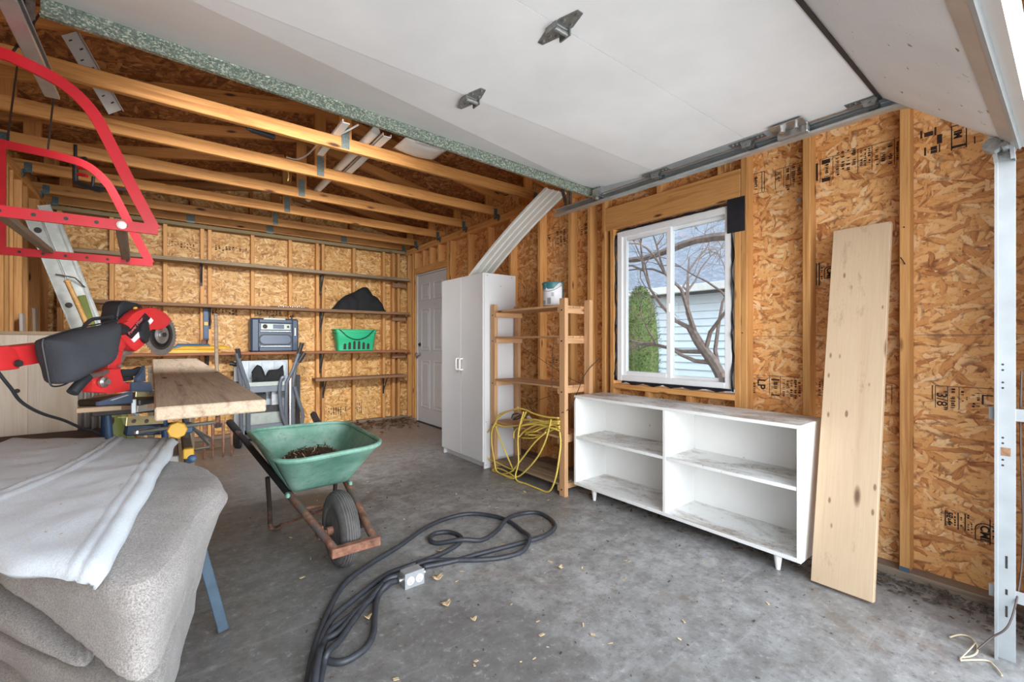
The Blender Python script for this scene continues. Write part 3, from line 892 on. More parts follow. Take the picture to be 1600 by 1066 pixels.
# ---- window
w1 = struct('window_1')
wy0, wy1, wz0, wz1 = 1.352, 2.255, .838, 2.012
def rect_frame(b, x0, x1, y0, y1, z0, z1, t):
    for lo, hi in (((x0, y0, z0), (x1, y0 + t, z1)), ((x0, y1 - t, z0), (x1, y1, z1)), ((x0, y0 + t, z0), (x1, y1 - t, z0 + t)), ((x0, y0 + t, z1 - t), (x1, y1 - t, z1))):
        b.box(lo, hi, .003)
    return b
rect_frame(MB(), WX + .015, WX + .10, wy0, wy1, wz0, wz1, .045).build('window_frame', M['vinyl'], w1)
ym = 1.80
s1 = rect_frame(MB(), WX + .03, WX + .06, ym - .01, wy1 - .042, wz0 + .042, wz1 - .042, .036).build('sliding_sash', M['vinyl'], w1)
s2 = rect_frame(MB(), WX + .062, WX + .09, wy0 + .042, ym + .02, wz0 + .042, wz1 - .042, .024).build('fixed_sash', M['vinyl'], w1)
MB().box((WX + .044, ym + .02, wz0 + .07), (WX + .047, wy1 - .07, wz1 - .07)).build('pane', M['glass'], s1)
MB().box((WX + .074, wy0 + .06, wz0 + .06), (WX + .077, ym, wz1 - .06)).build('pane', M['glass'], s2)
MB().box((WX + .022, ym + .0, 1.36), (WX + .032, ym + .02, 1.42), .002).build('sash_latch', M['vinyl'], s1)
MB().box((WX + .05, wy0 + .05, wz0 + .045), (WX + .062, wy0 + .10, wz0 + .075), .002).build('weep_cover', M['box_grey'], w1)
# crumpled black flashing membrane around the frame
def crumple(p0, p1, width, side, seed, name='flashing_membrane'):
    r = random.Random(seed); p0 = V(p0); p1 = V(p1); n = 26
    rows = []
    for i in range(n + 1):
        p = p0.lerp(p1, i / n)
        row = []
        for j in range(5):
            q = p + V(side) * width * j / 4 * (1 + .35 * math.sin(i * 1.3 + seed) + r.uniform(-.15, .15))
            q.x += r.uniform(-.008, .008) - .004 * math.sin(i * .9)
            row.append(q)
        rows.append(row)
    b = MB(); b.grid(rows)
    return b.build(name, M['black_tape'], w1, True, solid=.002)
crumple((WX + .012, wy1, wz0), (WX + .012, wy1 + .002, wz1 - .02), .018, (0, 1, 0), 1)
crumple((WX + .012, wy0, wz0 - .01), (WX + .012, wy0, wz1), .012, (0, -1, 0), 2)
crumple((WX + .008, wy0, wz1), (WX + .008, wy1, wz1 - .004), .014, (0, 0, 1), 3)
crumple((WX + .006, wy0, wz0 + .008), (WX + .006, wy1 - .05, wz0 + .002), .020, (0, 0, -1), 4)
MB().box((WX - .004, 1.262, 1.83), (WX - .001, 1.372, 2.045), .001).build('flashing_patch', M['black_tape'], w1)
MB().box((WX - .006, 1.262, 2.005), (WX - .0035, 1.366, 2.012), .001).build('flashing_fold', M['black_tape'], w1)

# ---- entry door
d1 = struct('door_1')
dx = WX + .03
dl = MB(); dl.box((dx, 4.985, .012), (dx + .044, 5.835, 2.075), .002)
leaf = dl.build('door_leaf', M['entry_door'], d1)
pw = (5.835 - 4.985)
for (za, zb) in ((1.72, 1.95), (1.02, 1.60), (.22, .88)):
    for (fa, fb) in ((.13, .44), (.56, .87)):
        ya, yb = 4.985 + pw * fa, 4.985 + pw * fb
        b = MB(); rect_frame(b, dx - .006, dx + .002, ya, yb, za, zb, .018)
        b.box((dx - .005, ya + .045, za + .045), (dx + .002, yb - .045, zb - .045), .004)
        b.build('raised_panel', M['entry_door'], leaf)
MB().lathe([(0, .026), (.006, .028), (.012, .012), (.04, .012), (.045, .026), (.062, .030), (.072, .022), (.075, 0)], (dx, 5.765, .96), (-1, 0, 0), 18).build('door_knob', M['chrome'], leaf, True)
MB().lathe([(0, .028), (.008, .028), (.014, .02), (.02, .0)], (dx, 5.765, 1.10), (-1, 0, 0), 16).box((dx - .03, 5.760, 1.09), (dx - .012, 5.770, 1.115)).build('deadbolt', M['bracket_dark'], leaf, True)
MB().box((dx - .01, 5.837, 0), (dx + .07, 5.858, 2.10), .002).box((dx - .01, 4.962, 0), (dx + .07, 4.983, 2.10), .002).box((dx - .01, 4.983, 2.078), (dx + .07, 5.837, 2.10), .002).build('door_frame', M['entry_door'], d1)
boxpart('threshold', (WX, 4.983, 0), (WX + .10, 5.837, .011), M['bracket_dark'], d1)

# ================================================================== GARAGE DOOR AND TRACKS
gd = thing('garage_door', 'white sectional overhead garage door rolled open under the rafters', 'garage door', (1.0, 1.0, 2.165))
GX0, GX1, GZ = -.33, 2.33, 2.165
def section(p0, p1, m, name='door_section'):
    """slab from p0 to p1 (y,z), full door width"""
    (ya, za), (yb, zb) = p0, p1
    d = V((0, yb - ya, zb - za)); d.normalize(); n = V((0, -d.z, d.y))
    if n.z < 0: n = -n
    a = V((GX0, ya, za)) + d * .0015; b_ = V((GX0, yb, zb)) - d * .0015
    return MB().prism([a, b_, b_ + n * .042, a + n * .042], (GX1 - GX0, 0, 0)).build(name, m, gd)
CURV = (.51, 2.160)
b = MB()
y0_, y1_, zl_, zr_, zn_ = 1.5615, 2.09, 2.272, 2.206, GZ + .002
v = [b.bm.verts.new(p) for p in ((GX0, y0_, zn_), (GX1, y0_, zn_), (GX1, y1_, zr_), (GX0, y1_, zl_), (GX0, y0_, zn_ + .042), (GX1, y0_, zn_ + .042), (GX1, y1_, zr_ + .042), (GX0, y1_, zl_ + .042))]
for q in ((0, 1, 2, 3), (7, 6, 5, 4), (0, 4, 5, 1), (1, 5, 6, 2), (2, 6, 7, 3), (3, 7, 4, 0)): b.bm.faces.new([v[k] for k in q])
b.build('door_section', M['door_white'], gd); section((1.56, GZ), (1.03, GZ), M['door_white']); section((1.03, GZ), CURV, M['door_white'])
section((CURV[0] - .006, CURV[1]), (.135, 1.83), M['door_dirty'], 'bottom_section')
# steel strut across the inner end
mt = Matrix.Translation((GX1, 0, 2.142)) @ Matrix.Rotation(math.radians(1.42), 4, 'Y')
wd = GX0 - GX1
MB().box((wd, 2.076, .002), (0, 2.080, .064), 0, mt).box((wd, 2.062, -.002), (0, 2.080, .002), 0, mt).box((wd, 2.060, .060), (0, 2.078, .064), 0, mt).build('end_strut', M['galv'], gd)
# end stiles, thin metal edges
MB().box((GX1 - .06, .53, 2.1625), (GX1 + .003, 1.55, 2.1645)).box((GX1 + .0005, .53, 2.160), (GX1 + .003, 2.05, 2.205)).build('end_stile', M['track_white'], gd)
MB().box((GX0 - .003, .53, 2.1625), (GX0 + .06, 1.55, 2.1645)).build('end_stile', M['track_white'], gd)
# dark gap line between the last level section and the tilted one
MB().box((GX0, .500, 2.150), (GX1, .512, 2.163)).build('section_gasket', M['bracket_dark'], gd)
# retainer and rubber seal along the bottom edge
dv = V((0, .135 - CURV[0], 1.83 - CURV[1])).normalized(); nv = V((0, -dv.z, dv.y))
if nv.z < 0: nv = -nv
e0 = V((GX0, .135, 1.83))
def strip(a0, a1, n0, n1, name, m):
    p = e0
    return MB().prism([p + dv * a0 + nv * n0, p + dv * a1 + nv * n0, p + dv * a1 + nv * n1, p + dv * a0 + nv * n1], (GX1 - GX0, 0, 0)).build(name, m, gd)
strip(-.045, .004, -.004, -.0005, 'bottom_retainer', M['metal_sheet']); strip(.004, .016, -.006, .046, 'bottom_retainer', M['track_white']); strip(.016, .055, .004, .036, 'bottom_seal', M['white_paint'])
def hinge(x, y, z, parent, s=1.0):
    b = MB()
    pl = lambda pts, t: b.prism([(x + px_ * s, y + py_ * s, z) for px_, py_ in pts], (0, 0, -t))
    pl([(-.030, .010), (.030, .010), (.030, .030), (.010, .098), (-.010, .098), (-.030, .030)], .003)
    pl([(-.030, -.010), (.030, -.010), (.030, -.028), (.012, -.088), (-.012, -.088), (-.030, -.028)], .003)
    b.box((x - .034, y - .014, z - .020), (x - .028, y + .034, z)).box((x + .028, y - .014, z - .020), (x + .034, y + .034, z))
    b.cyl((x - .03, y, z - .012), (x + .03, y, z - .012), .009, n=12)
    for px_, py_ in ((-.016, .035), (.016, .035), (0, .082), (-.016, -.032), (.016, -.032), (0, -.074), (0, .05)):
        b.cyl((x + px_, y + py_, z - .003), (x + px_, y + py_, z - .008), .0055, n=6)
    return b.build('hinge', M['hinge'], parent)
for y in (1.03, 1.56): hinge(1.0, y, GZ, gd, 1.0)
def roller(y, z, parent, x=GX1, flip=1):
    b = MB()
    b.box((x - .045, y - .085, z - .006), (x + .002, y + .085, z - .002), .001)
    b.prism([(x - .038, y - .03, z - .006), (x - .038, y + .03, z - .006), (x - .038, y + .018, z - .040), (x - .038, y - .018, z - .040)], (.004, 0, 0))
    b.prism([(x - .004, y - .03, z - .006), (x - .004, y + .03, z - .006), (x - .004, y + .018, z - .040), (x - .004, y - .018, z - .040)], (.004, 0, 0))
    b.cyl((x - .045, y, z - .022), (x + .075, y, z - .022), .006, n=10)
    b.cyl((x + .040, y, z - .022), (x + .056, y, z - .022), .021, n=18)
    for q in (-.07, -.05, .05, .07): b.cyl((x - .025, y + q, z - .006), (x - .025, y + q, z - .011), .006, n=6)
    return b.build('roller_bracket', M['hinge'], parent)
for y in (1.03, 1.56): roller(y, GZ, gd)
roller(.535, GZ, gd)
b = MB(); b.box((GX1 - .06, 2.00, 2.135), (GX1 + .01, 2.058, 2.14), .001).prism([(GX1 - .03, 1.98, 2.19), (GX1 - .03, 2.055, 2.19), (GX1 - .03, 2.055, 2.13), (GX1 - .03, 2.03, 2.12)], (.03, 0, 0)).cyl((GX1 - .03, 2.03, 2.15), (GX1 + .05, 2.03, 2.15), .008, n=10)
b.build('top_bracket', M['steel'], gd)
b = MB(); b.box((GX1 - .10, .76, 2.148), (GX1 + .012, .90, 2.152), .001).box((GX1 - .02, .765, 2.115), (GX1 + .012, .895, 2.15), .004).cyl((GX1 - .075, .85, 2.15), (GX1 - .075, .85, 2.12), .022, .012, 10).cyl((GX1 - .05, .80, 2.15), (GX1 - .05, .80, 2.13), .01, n=8)
b.build('lock_bracket', M['steel'], gd)
b = MB(); c0 = V((GX1, .16, 1.845))
b.cyl(c0 + V((-.04, 0, -.01)), c0 + V((.075, 0, -.01)), .010, n=12).cyl(c0 + V((-.03, .03, .0)), c0 + V((.01, .03, .0)), .024, n=14).cyl(c0 + V((.04, 0, -.01)), c0 + V((.056, 0, -.01)), .023, n=18)
b.build('bottom_bracket', M['hinge'], gd)

def c_channel(b, path, side, depth=.045, width=.05, t=.002):
    """open channel swept along path in a y-z plane; web on the outer face"""
    pts = [V(p) for p in path]
    prof = [(-depth, -width / 2), (-depth, -width / 2 + .009), (0, -width / 2 + .004), (0, width / 2 - .004), (-depth, width / 2 - .009), (-depth, width / 2)]
    rows = []
    for i, p in enumerate(pts):
        tg = (pts[min(i + 1, len(pts) - 1)] - pts[max(i - 1, 0)]).normalized()
        nn = V((0, -tg.z, tg.y))
        rows.append([p + V((side * d, 0, 0)) + nn * w for d, w in ((-depth, -width / 2 + .010), (-depth + .001, -width / 2), (-.004, -width / 2), (0, -width / 2 + .006), (0, width / 2 - .006), (-.004, width / 2), (-depth + .001, width / 2), (-depth, width / 2 - .010))])
    b.grid(rows)
    return b
def door_track(side, x, label):
    t = thing('door_track', label, 'door track', (x, .163, 0))
    rail = [V((x, .163, z)) for z in (.0, .6, 1.2, 1.78)]
    b = MB()
    bx = lambda xa, ya, xb, yb: b.box((min(x + side * xa, x + side * xb), ya, 0), (max(x + side * xa, x + side * xb), yb, 1.80), .0004)
    bx(-.002, .139, 0, .189); bx(-.026, .1872, -.002, .189); bx(-.026, .1800, -.0245, .1872)
    vert = b.build('vertical_rail', M['track_white'], t)
    R = .345
    arc = [V((x, .163 + R - R * math.cos(a), 1.79 + R * math.sin(a))) for a in [math.pi / 2 * i / 10 for i in range(11)]]
    arc += [V((x, y, 1.79 + R)) for y in (.7, 1.2, 1.8, 2.49)]
    b = MB(); c_channel(b, arc, side); b.build('horizontal_rail', M['track'], t, solid=.0018)
    # slots and holes in the upright
    b = MB()
    xf = x - side * .0012 if side > 0 else x + .0012
    b2 = MB()
    for z in (1.065, 1.045, 1.0, .98, .80, .78, .72, .70): b2.cyl((x - .0025 * side, .170, z), (x + .003 * side, .170, z), .0036, n=8)
    for z, h in ((.33, .045), (.155, .04), (.235, .02)): b2.box((min(x - .0025 * side, x + .003 * side), .158, z), (max(x - .0025 * side, x + .003 * side), .164, z + h))
    b2.build('punched_hole', M['bracket_dark'], vert)['kind'] = 'stuff'
    b.box((min(x - .0025 * side, x + .003 * side), .151, .735), (max(x - .0025 * side, x + .003 * side), .175, .765))
    b.build('slot', M['shelf_brown'], vert)['kind'] = 'stuff'
    for z in (.885, .235):
        b = MB()
        b.box((min(x + side * .003, x + side * .10), .075, z - .022), (max(x + side * .003, x + side * .10), .078, z + .022), .002)
        b.box((min(x + side * .002, x + side * .005), .075, z - .022), (max(x + side * .002, x + side * .005), .205, z + .022), .001)
        b.build('jamb_bracket', M['track_white'], t)
    return t
tr = door_track(1, 2.385, 'white steel door track standing by the leaning board and running along the door edge')
tl = door_track(-1, -.385, 'galvanised door track above the red rack at the left door edge')
# hangers carrying the rear ends of the tracks
for x, t in ((2.40, tr), (-.40, tl)):
    MB().box((x - .014, 2.36, 2.16), (x - .011, 2.39, 2.50)).box((x - .014, 2.36, 2.16), (x + .014, 2.363, 2.50)).build('hanger_strap', M['hinge'], t)
    MB().beam((x, 2.40, 2.16), (x + (.06 if x > 0 else -.06), 2.56, 2.50), .03, .003).build('hanger_brace', M['hinge'], t)
# ================================================================== OUTSIDE THE WINDOW
hs = thing('neighbour_house', 'pale lap-sided house with grey shingle roof outside the window', 'house', (9, 5, 0))
for i in range(16):
    z = -.1 + i * .14
    MB().prism([(8.0, 0, z), (7.95, 0, z), (7.985, 0, z + .142), (8.0, 0, z + .142)], (0, 13, 0)).build('siding_board', M['siding'], hs)
MB().box((8.0, 0, -.1), (12.4, 13, 2.14)).build('house_body', M['siding'], hs)
MB().prism([(7.6, -.3, 2.16), (12.4, -.3, 4.9), (17.2, -.3, 2.16), (17.2, -.3, 2.08), (12.4, -.3, 4.8), (7.6, -.3, 2.08)], (0, 13.6, 0)).build('roof', M['shingle'], hs)
MB().box((7.52, -.3, 2.05), (7.62, 13.3, 2.19), .01).build('roof_gutter', M['metal_sheet'], hs)
MB().box((7.6, -.3, 2.04), (8.0, 13.3, 2.07)).build('soffit', M['bracket_dark'], hs)
tag(MB().box((2.95, -3, -.2), (16, 14, -.1)).build('lawn', M['lawn']), kind='structure')

hd = thing('cedar_shrub', 'green columnar cedar shrub outside the left window pane', 'shrub', (5.5, 3.98, -.1))
b = MB()
rows = []
for i in range(22):
    z = -.1 + 2.03 * i / 21
    rr = .25 * math.sqrt(max(0, 1 - max(0, (i / 21 - .55) / .46) ** 2)) + .004
    rows.append([V((5.5 + math.cos(a) * rr * (1 + .12 * mnoise.noise(V((math.cos(a) * 3, math.sin(a) * 3, z * 5)))), 3.98 + math.sin(a) * rr * (1 + .12 * mnoise.noise(V((math.cos(a) * 3 + 9, math.sin(a) * 3, z * 5)))), z)) for a in [2 * math.pi * k / 20 for k in range(21)]])
b.grid(rows); b.build('crown', M['cedar'], hd, True)
b = MB(); r = random.Random(11)
for k in range(3600):
    z = r.uniform(-.05, 1.95); a = r.uniform(0, 2 * math.pi)
    t = (z + .1) / 2.03
    rr = .25 * math.sqrt(max(0, 1 - max(0, (t - .55) / .46) ** 2)) * r.uniform(.9, 1.12) + .01
    p = V((5.5 + math.cos(a) * rr, 3.98 + math.sin(a) * rr, z))
    u = V((math.cos(a) + r.uniform(-.6, .6), math.sin(a) + r.uniform(-.6, .6), r.uniform(.2, 1.4))).normalized() * r.uniform(.025, .055)
    s = V((-math.sin(a), math.cos(a), r.uniform(-.5, .5))).normalized() * .010
    vs = [b.bm.verts.new(q) for q in (p - s, p + s, p + u)]
    b.bm.faces.new(vs)
tag(b.build('foliage', M['cedar'], hd), kind='stuff')

tree = thing('bare_tree', 'leafless gnarled tree with bare branches outside the right window pane', 'tree', (4.02, 2.02, -.1))
b = MB(); tw = MB(); r = random.Random(21)
TOP = V((3.95, 2.25, 1.25))
b.tube([V((4.05, 1.96, -.1)), V((4.03, 1.98, .5)), V((4.0, 2.03, .85)), V((3.96, 2.2, 1.12)), V((3.95, 2.3, 1.3))], .06, 8, smooth=4, radii=[.062, .056, .05, .044, .04])
b.build('trunk', M['bark'], tree, True)
def grow(p, d, l, rad, depth, bm_):
    pts = [p]; q = p.copy(); dd = d.copy()
    n = 4
    for i in range(n):
        dd = (dd + V((r.uniform(-.45, .45), r.uniform(-.5, .5), r.uniform(-.42, .42)))).normalized()
        q = q + dd * l / n; pts.append(q.copy())
    bm_.tube(pts, rad, 5 if depth < 2 else 4, radii=[rad * (1 - .16 * k) for k in range(5)])
    if depth >= 5: return
    for k in range(3 if depth < 4 else 2):
        at = pts[r.choice((2, 3, 4, 4))]
        nd = (dd + V((r.uniform(-.7, .7), r.uniform(-1.0, 1.0), r.uniform(-.45, .75)))).normalized()
        grow(at, nd, l * r.uniform(.55, .8), rad * .52, depth + 1, bm_)
for d, l, p in ((V((-.1, .8, .5)), .8, TOP), (V((.1, .35, 1)), .85, TOP), (V((.0, .95, .05)), .9, V((3.97, 2.15, 1.05))), (V((.1, -.25, 1)), .75, V((3.97, 2.15, 1.05))), (V((.0, .9, .75)), 1.0, TOP), (V((-.05, .6, -.1)), .55, V((3.98, 2.1, .95))), (V((.15, .1, .9)), .9, V((4.0, 2.03, .85)))):
    bb = MB(); grow(p, d.normalized(), l, .024, 0, bb); bb.build('branch', M['bark'], tree, True)
bb = MB()
bb.tube([V((3.9, 1.7, 2.05)), V((3.92, 2.2, 2.10)), V((3.95, 2.8, 2.02)), V((4.0, 3.4, 2.08))], .035, 6, smooth=4, radii=[.04, .035, .03, .022]); bb.build('branch', M['bark'], tree, True)

# ================================================================== CABINET, SHELVES, BOOKCASE, LEANING BOARD
wc = thing('storage_cabinet', 'tall white two-door cabinet in front of the entry door', 'cabinet', (2.42, 3.66, 0))
cx0, cx1, cy0, cy1, cz = 2.225, 2.60, 3.285, 4.035, 1.765
boxpart('side_panel', (cx0 + .018, cy0, 0), (cx1, cy0 + .018, cz), M['white_lam'], wc, .001)
boxpart('side_panel', (cx0 + .018, cy1 - .018, 0), (cx1, cy1, cz), M['white_lam'], wc, .001)
boxpart('top_panel', (cx0 + .018, cy0 + .018, cz - .018), (cx1, cy1 - .018, cz), M['white_lam'], wc, .001)
boxpart('back_panel', (cx1 - .008, cy0 + .018, .06), (cx1 - .002, cy1 - .018, cz - .018), M['white_lam'], wc, 0)
boxpart('bottom_panel', (cx0 + .018, cy0 + .018, .06), (cx1 - .008, cy1 - .018, .078), M['white_lam'], wc, .001)
boxpart('plinth', (cx0 + .05, cy0 + .018, 0), (cx0 + .066, cy1 - .018, .06), M['white_lam'], wc, 0)
ymid = (cy0 + cy1) / 2
for a, b_, hy in ((cy0 + .001, ymid - .0015, ymid - .028), (ymid + .0015, cy1 - .001, ymid + .040)):
    dr = boxpart('door', (cx0, a, .062), (cx0 + .016, b_, cz - .001), M['white_lam'], wc, .0015)
    MB().tube([(cx0, hy, .875), (cx0 - .026, hy, .875), (cx0 - .030, hy, .887), (cx0 - .030, hy, .968), (cx0 - .026, hy, .98), (cx0, hy, .98)], .0075, 8).build('handle', M['white_plastic'], dr, True)
MB().cyl((cx0 + .05, cy0 - .0008, cz - .02), (cx0 + .05, cy0 + .002, cz - .02), .004, n=8).cyl((cx0 + .20, cy0 - .0008, cz - .11), (cx0 + .20, cy0 + .002, cz - .11), .004, n=8).cyl((cx0 + .33, cy0 - .0008, cz - .02), (cx0 + .33, cy0 + .002, cz - .02), .004, n=8).cyl(
    (cx0 + .035, cy0 - .0008, .03), (cx0 + .035, cy0 + .002, .03), .004, n=8).cyl((cx0 + .035, cy0 - .0008, .42), (cx0 + .035, cy0 + .002, .42), .004, n=8).build('screw', M['bracket_dark'], wc)['kind'] = 'stuff'

su = thing('shelf_unit', 'open pine shelf unit with five slatted shelves beside the white cabinet', 'shelf', (2.46, 2.78, 0))
sx0, sx1, sy0, sy1 = 2.295, 2.60, 2.318, 3.262
for x in (sx0 + .019, sx1 - .019):
    for y in (sy0 + .03, sy1 - .03):
        zt = 1.468 if y < 2.6 else 1.475
        board('post', (x, y, 0), (x, y, zt), .06, .036, M['shelf_pine'], su, up=(1, 0, 0), c=.003)
levels = (.09, .44, .812, 1.19, 1.42)
for z in levels:
    for y in (sy0 + .072, sy1 - .072):
        board('cross_rail', (sx0 + .004, y, z - .038), (sx1 - .004, y, z - .038), .022, .042, M['shelf_pine'], su, c=.002)
    for k in range(4):
        xa = sx0 + .002 + k * .0755
        board('shelf_slat', (xa + .035, sy0 + .061, z - .008), (xa + .035, sy1 - .061, z - .008), .070, .016, M['shelf_pine'] if z > .2 else M['shelf_grey'], su, c=.002)
    b = MB()
    for y in (sy0 + .03,):
        b.cyl((sx0 - .002, y + .004, z - .04), (sx0 + .003, y + .004, z - .04), .006, n=8)
    b.cyl((sx0 - .002, sy1 - .03, z - .04), (sx0 + .003, sy1 - .03, z - .04), .006, n=8)
    tag(b.build('bolt_head', M['bracket_dark'], su), kind='stuff')
# thin wires stretched across its back and end
MB().tube([(sx1, sy1 - .05, 1.10), (sx1 - .004, 2.9, .98), (sx1 - .004, 2.55, .84), (sx1, 2.38, .80)], .0022, 5, smooth=5).tube([(sx1, 2.40, .80), (sx1 - .1, 2.9, .62), (sx1 - .02, 3.0, .50)], .0022, 5, smooth=5).build('cross_brace_wire', M['dark_wire'], su)
lw = thing('loose_wire', 'thin dark wire hooked over the pine shelf unit end', 'wire', (2.30, 2.4, .5))
MB().tube([(2.66, 2.30, 1.02), (2.50, 2.305, .90), (2.41, 2.305, .76), (2.34, 2.305, .66), (2.285, 2.34, .62)], .003, 5, smooth=6).tube([(2.29, 2.43, 1.18), (2.285, 2.44, .95), (2.28, 2.44, .70), (2.285, 2.42, .58)], .0022, 5, smooth=6).build('strand', M['dark_wire'], lw)

pc = thing('paint_can', 'paint-splattered white and teal can on top of the pine shelf unit', 'can', (2.44, 2.60, 1.42))
pcx, pcy = 2.43, 2.585
MB().lathe([(0, .0), (0, .080), (.004, .083), (.008, .081), (.185, .081), (.190, .084), (.196, .083), (.196, .074), (.188, .072), (.188, .0)], (pcx, pcy, 1.42), (0, 0, 1), 28).build('can_body', M['paint_teal'], pc, True)
rows = []
for j in range(9):
    z = 1.428 + .15 * j / 8
    rows.append([(pcx + .0822 * math.cos(a), pcy + .0822 * math.sin(a), z + (.03 * math.sin(a * 3) if j == 8 else 0)) for a in [math.radians(118 + i * 6) for i in range(29)]])
b = MB(); b.grid(rows); b.build('can_label', M['text_white'], pc, True, solid=.0006)
MB().tube([(pcx + .087 * math.cos(a), pcy + .087 * math.sin(a), 1.59 - .05 * math.sin((a - 2.1) * 1.15)) for a in [2.1 + i * .12 for i in range(24)]], .0018, 5).build('bail_handle', M['hinge'], pc)
for a0, z, w, h in ((3.55, 1.44, .03, .05), (2.9, 1.44, .05, .03), (3.9, 1.50, .02, .03)):
    p = V((pcx + .0832 * math.cos(a0), pcy + .0832 * math.sin(a0), z)); td = V((-math.sin(a0), math.cos(a0), 0))
    MB().prism([p - td * w / 2, p + td * w / 2, p + td * w / 2 + V((0, 0, h)), p - td * w / 2 + V((0, 0, h))], V((math.cos(a0), math.sin(a0), 0)) * .001).build('label_block', M['box_grey'], pc)
MB().ball((pcx + .0815 * math.cos(3.0), pcy + .0815 * math.sin(3.0), 1.575), .02, 2, (.35, 1, 1)).ball((pcx + .0815 * math.cos(2.9), pcy + .0815 * math.sin(2.9), 1.60), .022, 2, (.4, 1.2, .7)).build('paint_drip', M['paint_teal'], pc, True)

bc = thing('bookcase', 'low white painted bookcase with grimy shelves under the window', 'bookcase', (2.56, 1.57, 0))
bx0, bx1, by0, by1, bz0, bz1 = 2.39, 2.735, .818, 2.318, .08, .745
bd = 1.56
boxpart('side_panel', (bx0, by0, bz0), (bx1, by0 + .02, bz1 - .02), M['book_side'], bc, .002)
boxpart('side_panel', (bx0, by1 - .02, bz0), (bx1, by1, bz1 - .02), M['book_side'], bc, .002)
boxpart('top_board', (bx0, by0, bz1 - .02), (bx1, by1, bz1), M['book_top'], bc, .002)
boxpart('bottom_board', (bx0, by0 + .02, bz0), (bx1 - .008, by1 - .02, bz0 + .022), M['book_top'], bc, .002)
boxpart('divider', (bx0 + .001, bd - .01, bz0 + .022), (bx1 - .008, bd + .01, bz1 - .02), M['book_side'], bc, .002)
boxpart('shelf_board', (bx0 + .002, by0 + .02, .424), (bx1 - .008, bd - .01, .444), M['book_top'], bc, .002)
boxpart('shelf_board', (bx0 + .002, bd + .01, .424), (bx1 - .008, by1 - .02, .444), M['book_top'], bc, .002)
boxpart('back_panel', (bx1 - .007, by0 + .02, bz0), (bx1, by1 - .02, bz1 - .02), M['book_side'], bc, 0)
for x in (bx0 + .035, bx1 - .05):
    for y in (by0 + .115, by1 - .17):
        MB().lathe([(0, .010), (.004, .011), (.07, .020), (.08, .023)], (x, y, 0), (0, 0, 1), 14).build('leg', M['book_side'], bc, True)

lp = thing('leaning_board', 'wide pale knotty pine board leaning against the right wall studs', 'board', (2.42, .66, 0))
p0 = V((2.42, .665, .012)); p1 = V((2.80 - .018, .678, 1.728))
board('plank', p0, p1, .236, .034, M['plank_new'], lp, up=(-1, 0, .24), c=.002)

# white vinyl soffit length stored between cabinet top and rafters
gt = thing('vinyl_soffit_length', 'long white ribbed vinyl soffit length leaning from cabinet top to rafters', 'siding', (2.5, 3.7, 1.77))
ga = V((2.43, 3.66, 1.768)); gb = V((2.60, 2.72, 2.42))
gdv = (gb - ga).normalized(); gw = V((.85, .30, .10)); gw = (gw - gdv * gw.dot(gdv)).normalized(); gn = gdv.cross(gw)
rows = []
nP = 14
prof = [(-.12, .0), (-.118, .018), (-.10, .018), (-.095, .004), (-.045, .004), (-.04, .014), (-.03, .014), (-.025, .004), (.02, .004), (.025, .014), (.035, .014), (.04, .004), (.095, .004), (.10, .02), (.118, .02), (.12, .0)]
for i in range(nP + 1):
    c = ga.lerp(gb, i / nP) + V((0, 0, .03 * math.sin(math.pi * i / nP)))
    rows.append([c + gw * u * 1.42 + gn * w for u, w in prof])
b = MB(); b.grid(rows); b.build('ribbed_strip', M['gutter'], gt, False, solid=.002)

# ================================================================== BACK WALL SHELVES AND WHAT STANDS ON THEM
def wall_shelf(label, x0, x1, z, depth, thick, m, brackets, x_end=None):
    t = thing('wall_shelf', label, 'shelf', ((x0 + x1) / 2, BY - depth / 2, z))
    board('shelf_board', (x0, BY - depth / 2 - .001, z - thick / 2), (x1, BY - depth / 2 - .001, z - thick / 2), depth, thick, m, t, c=.004)
    for bxp in brackets:
        b = MB()
        zt = z - thick
        b.box((bxp - .012, BY - .006, zt - .24), (bxp + .012, BY - .001, zt)).box((bxp - .012, BY - .19, zt - .005), (bxp + .012, BY - .001, zt)).beam((bxp, BY - .005, zt - .20), (bxp, BY - .15, zt - .006), .012, .008)
        for q in (.03, .21): b.cyl((bxp, BY - .008, zt - q), (bxp, BY - .001, zt - q), .006, n=6)
        b.build('bracket', M['bracket_dark'], t)
    return t
wall_shelf('grey weathered shelf board, topmost on the back wall', -.76, 2.78, 2.06, .21, .040, M['shelf_grey'], (.30, 1.60))
wall_shelf('brown shelf board carrying the black bundle on the back wall', -.80, 2.78, 1.565, .21, .036, M['shelf_brown'], (.38, 1.60))
wall_shelf('reddish shelf board under the green basket on the back wall', -.78, 2.78, 1.020, .21, .032, M['shelf_red'], (.36, 1.60))
wall_shelf('short dark shelf board, lowest on the back wall', 1.49, 2.74, .665, .20, .036, M['shelf_brown'], (1.63, 2.46))

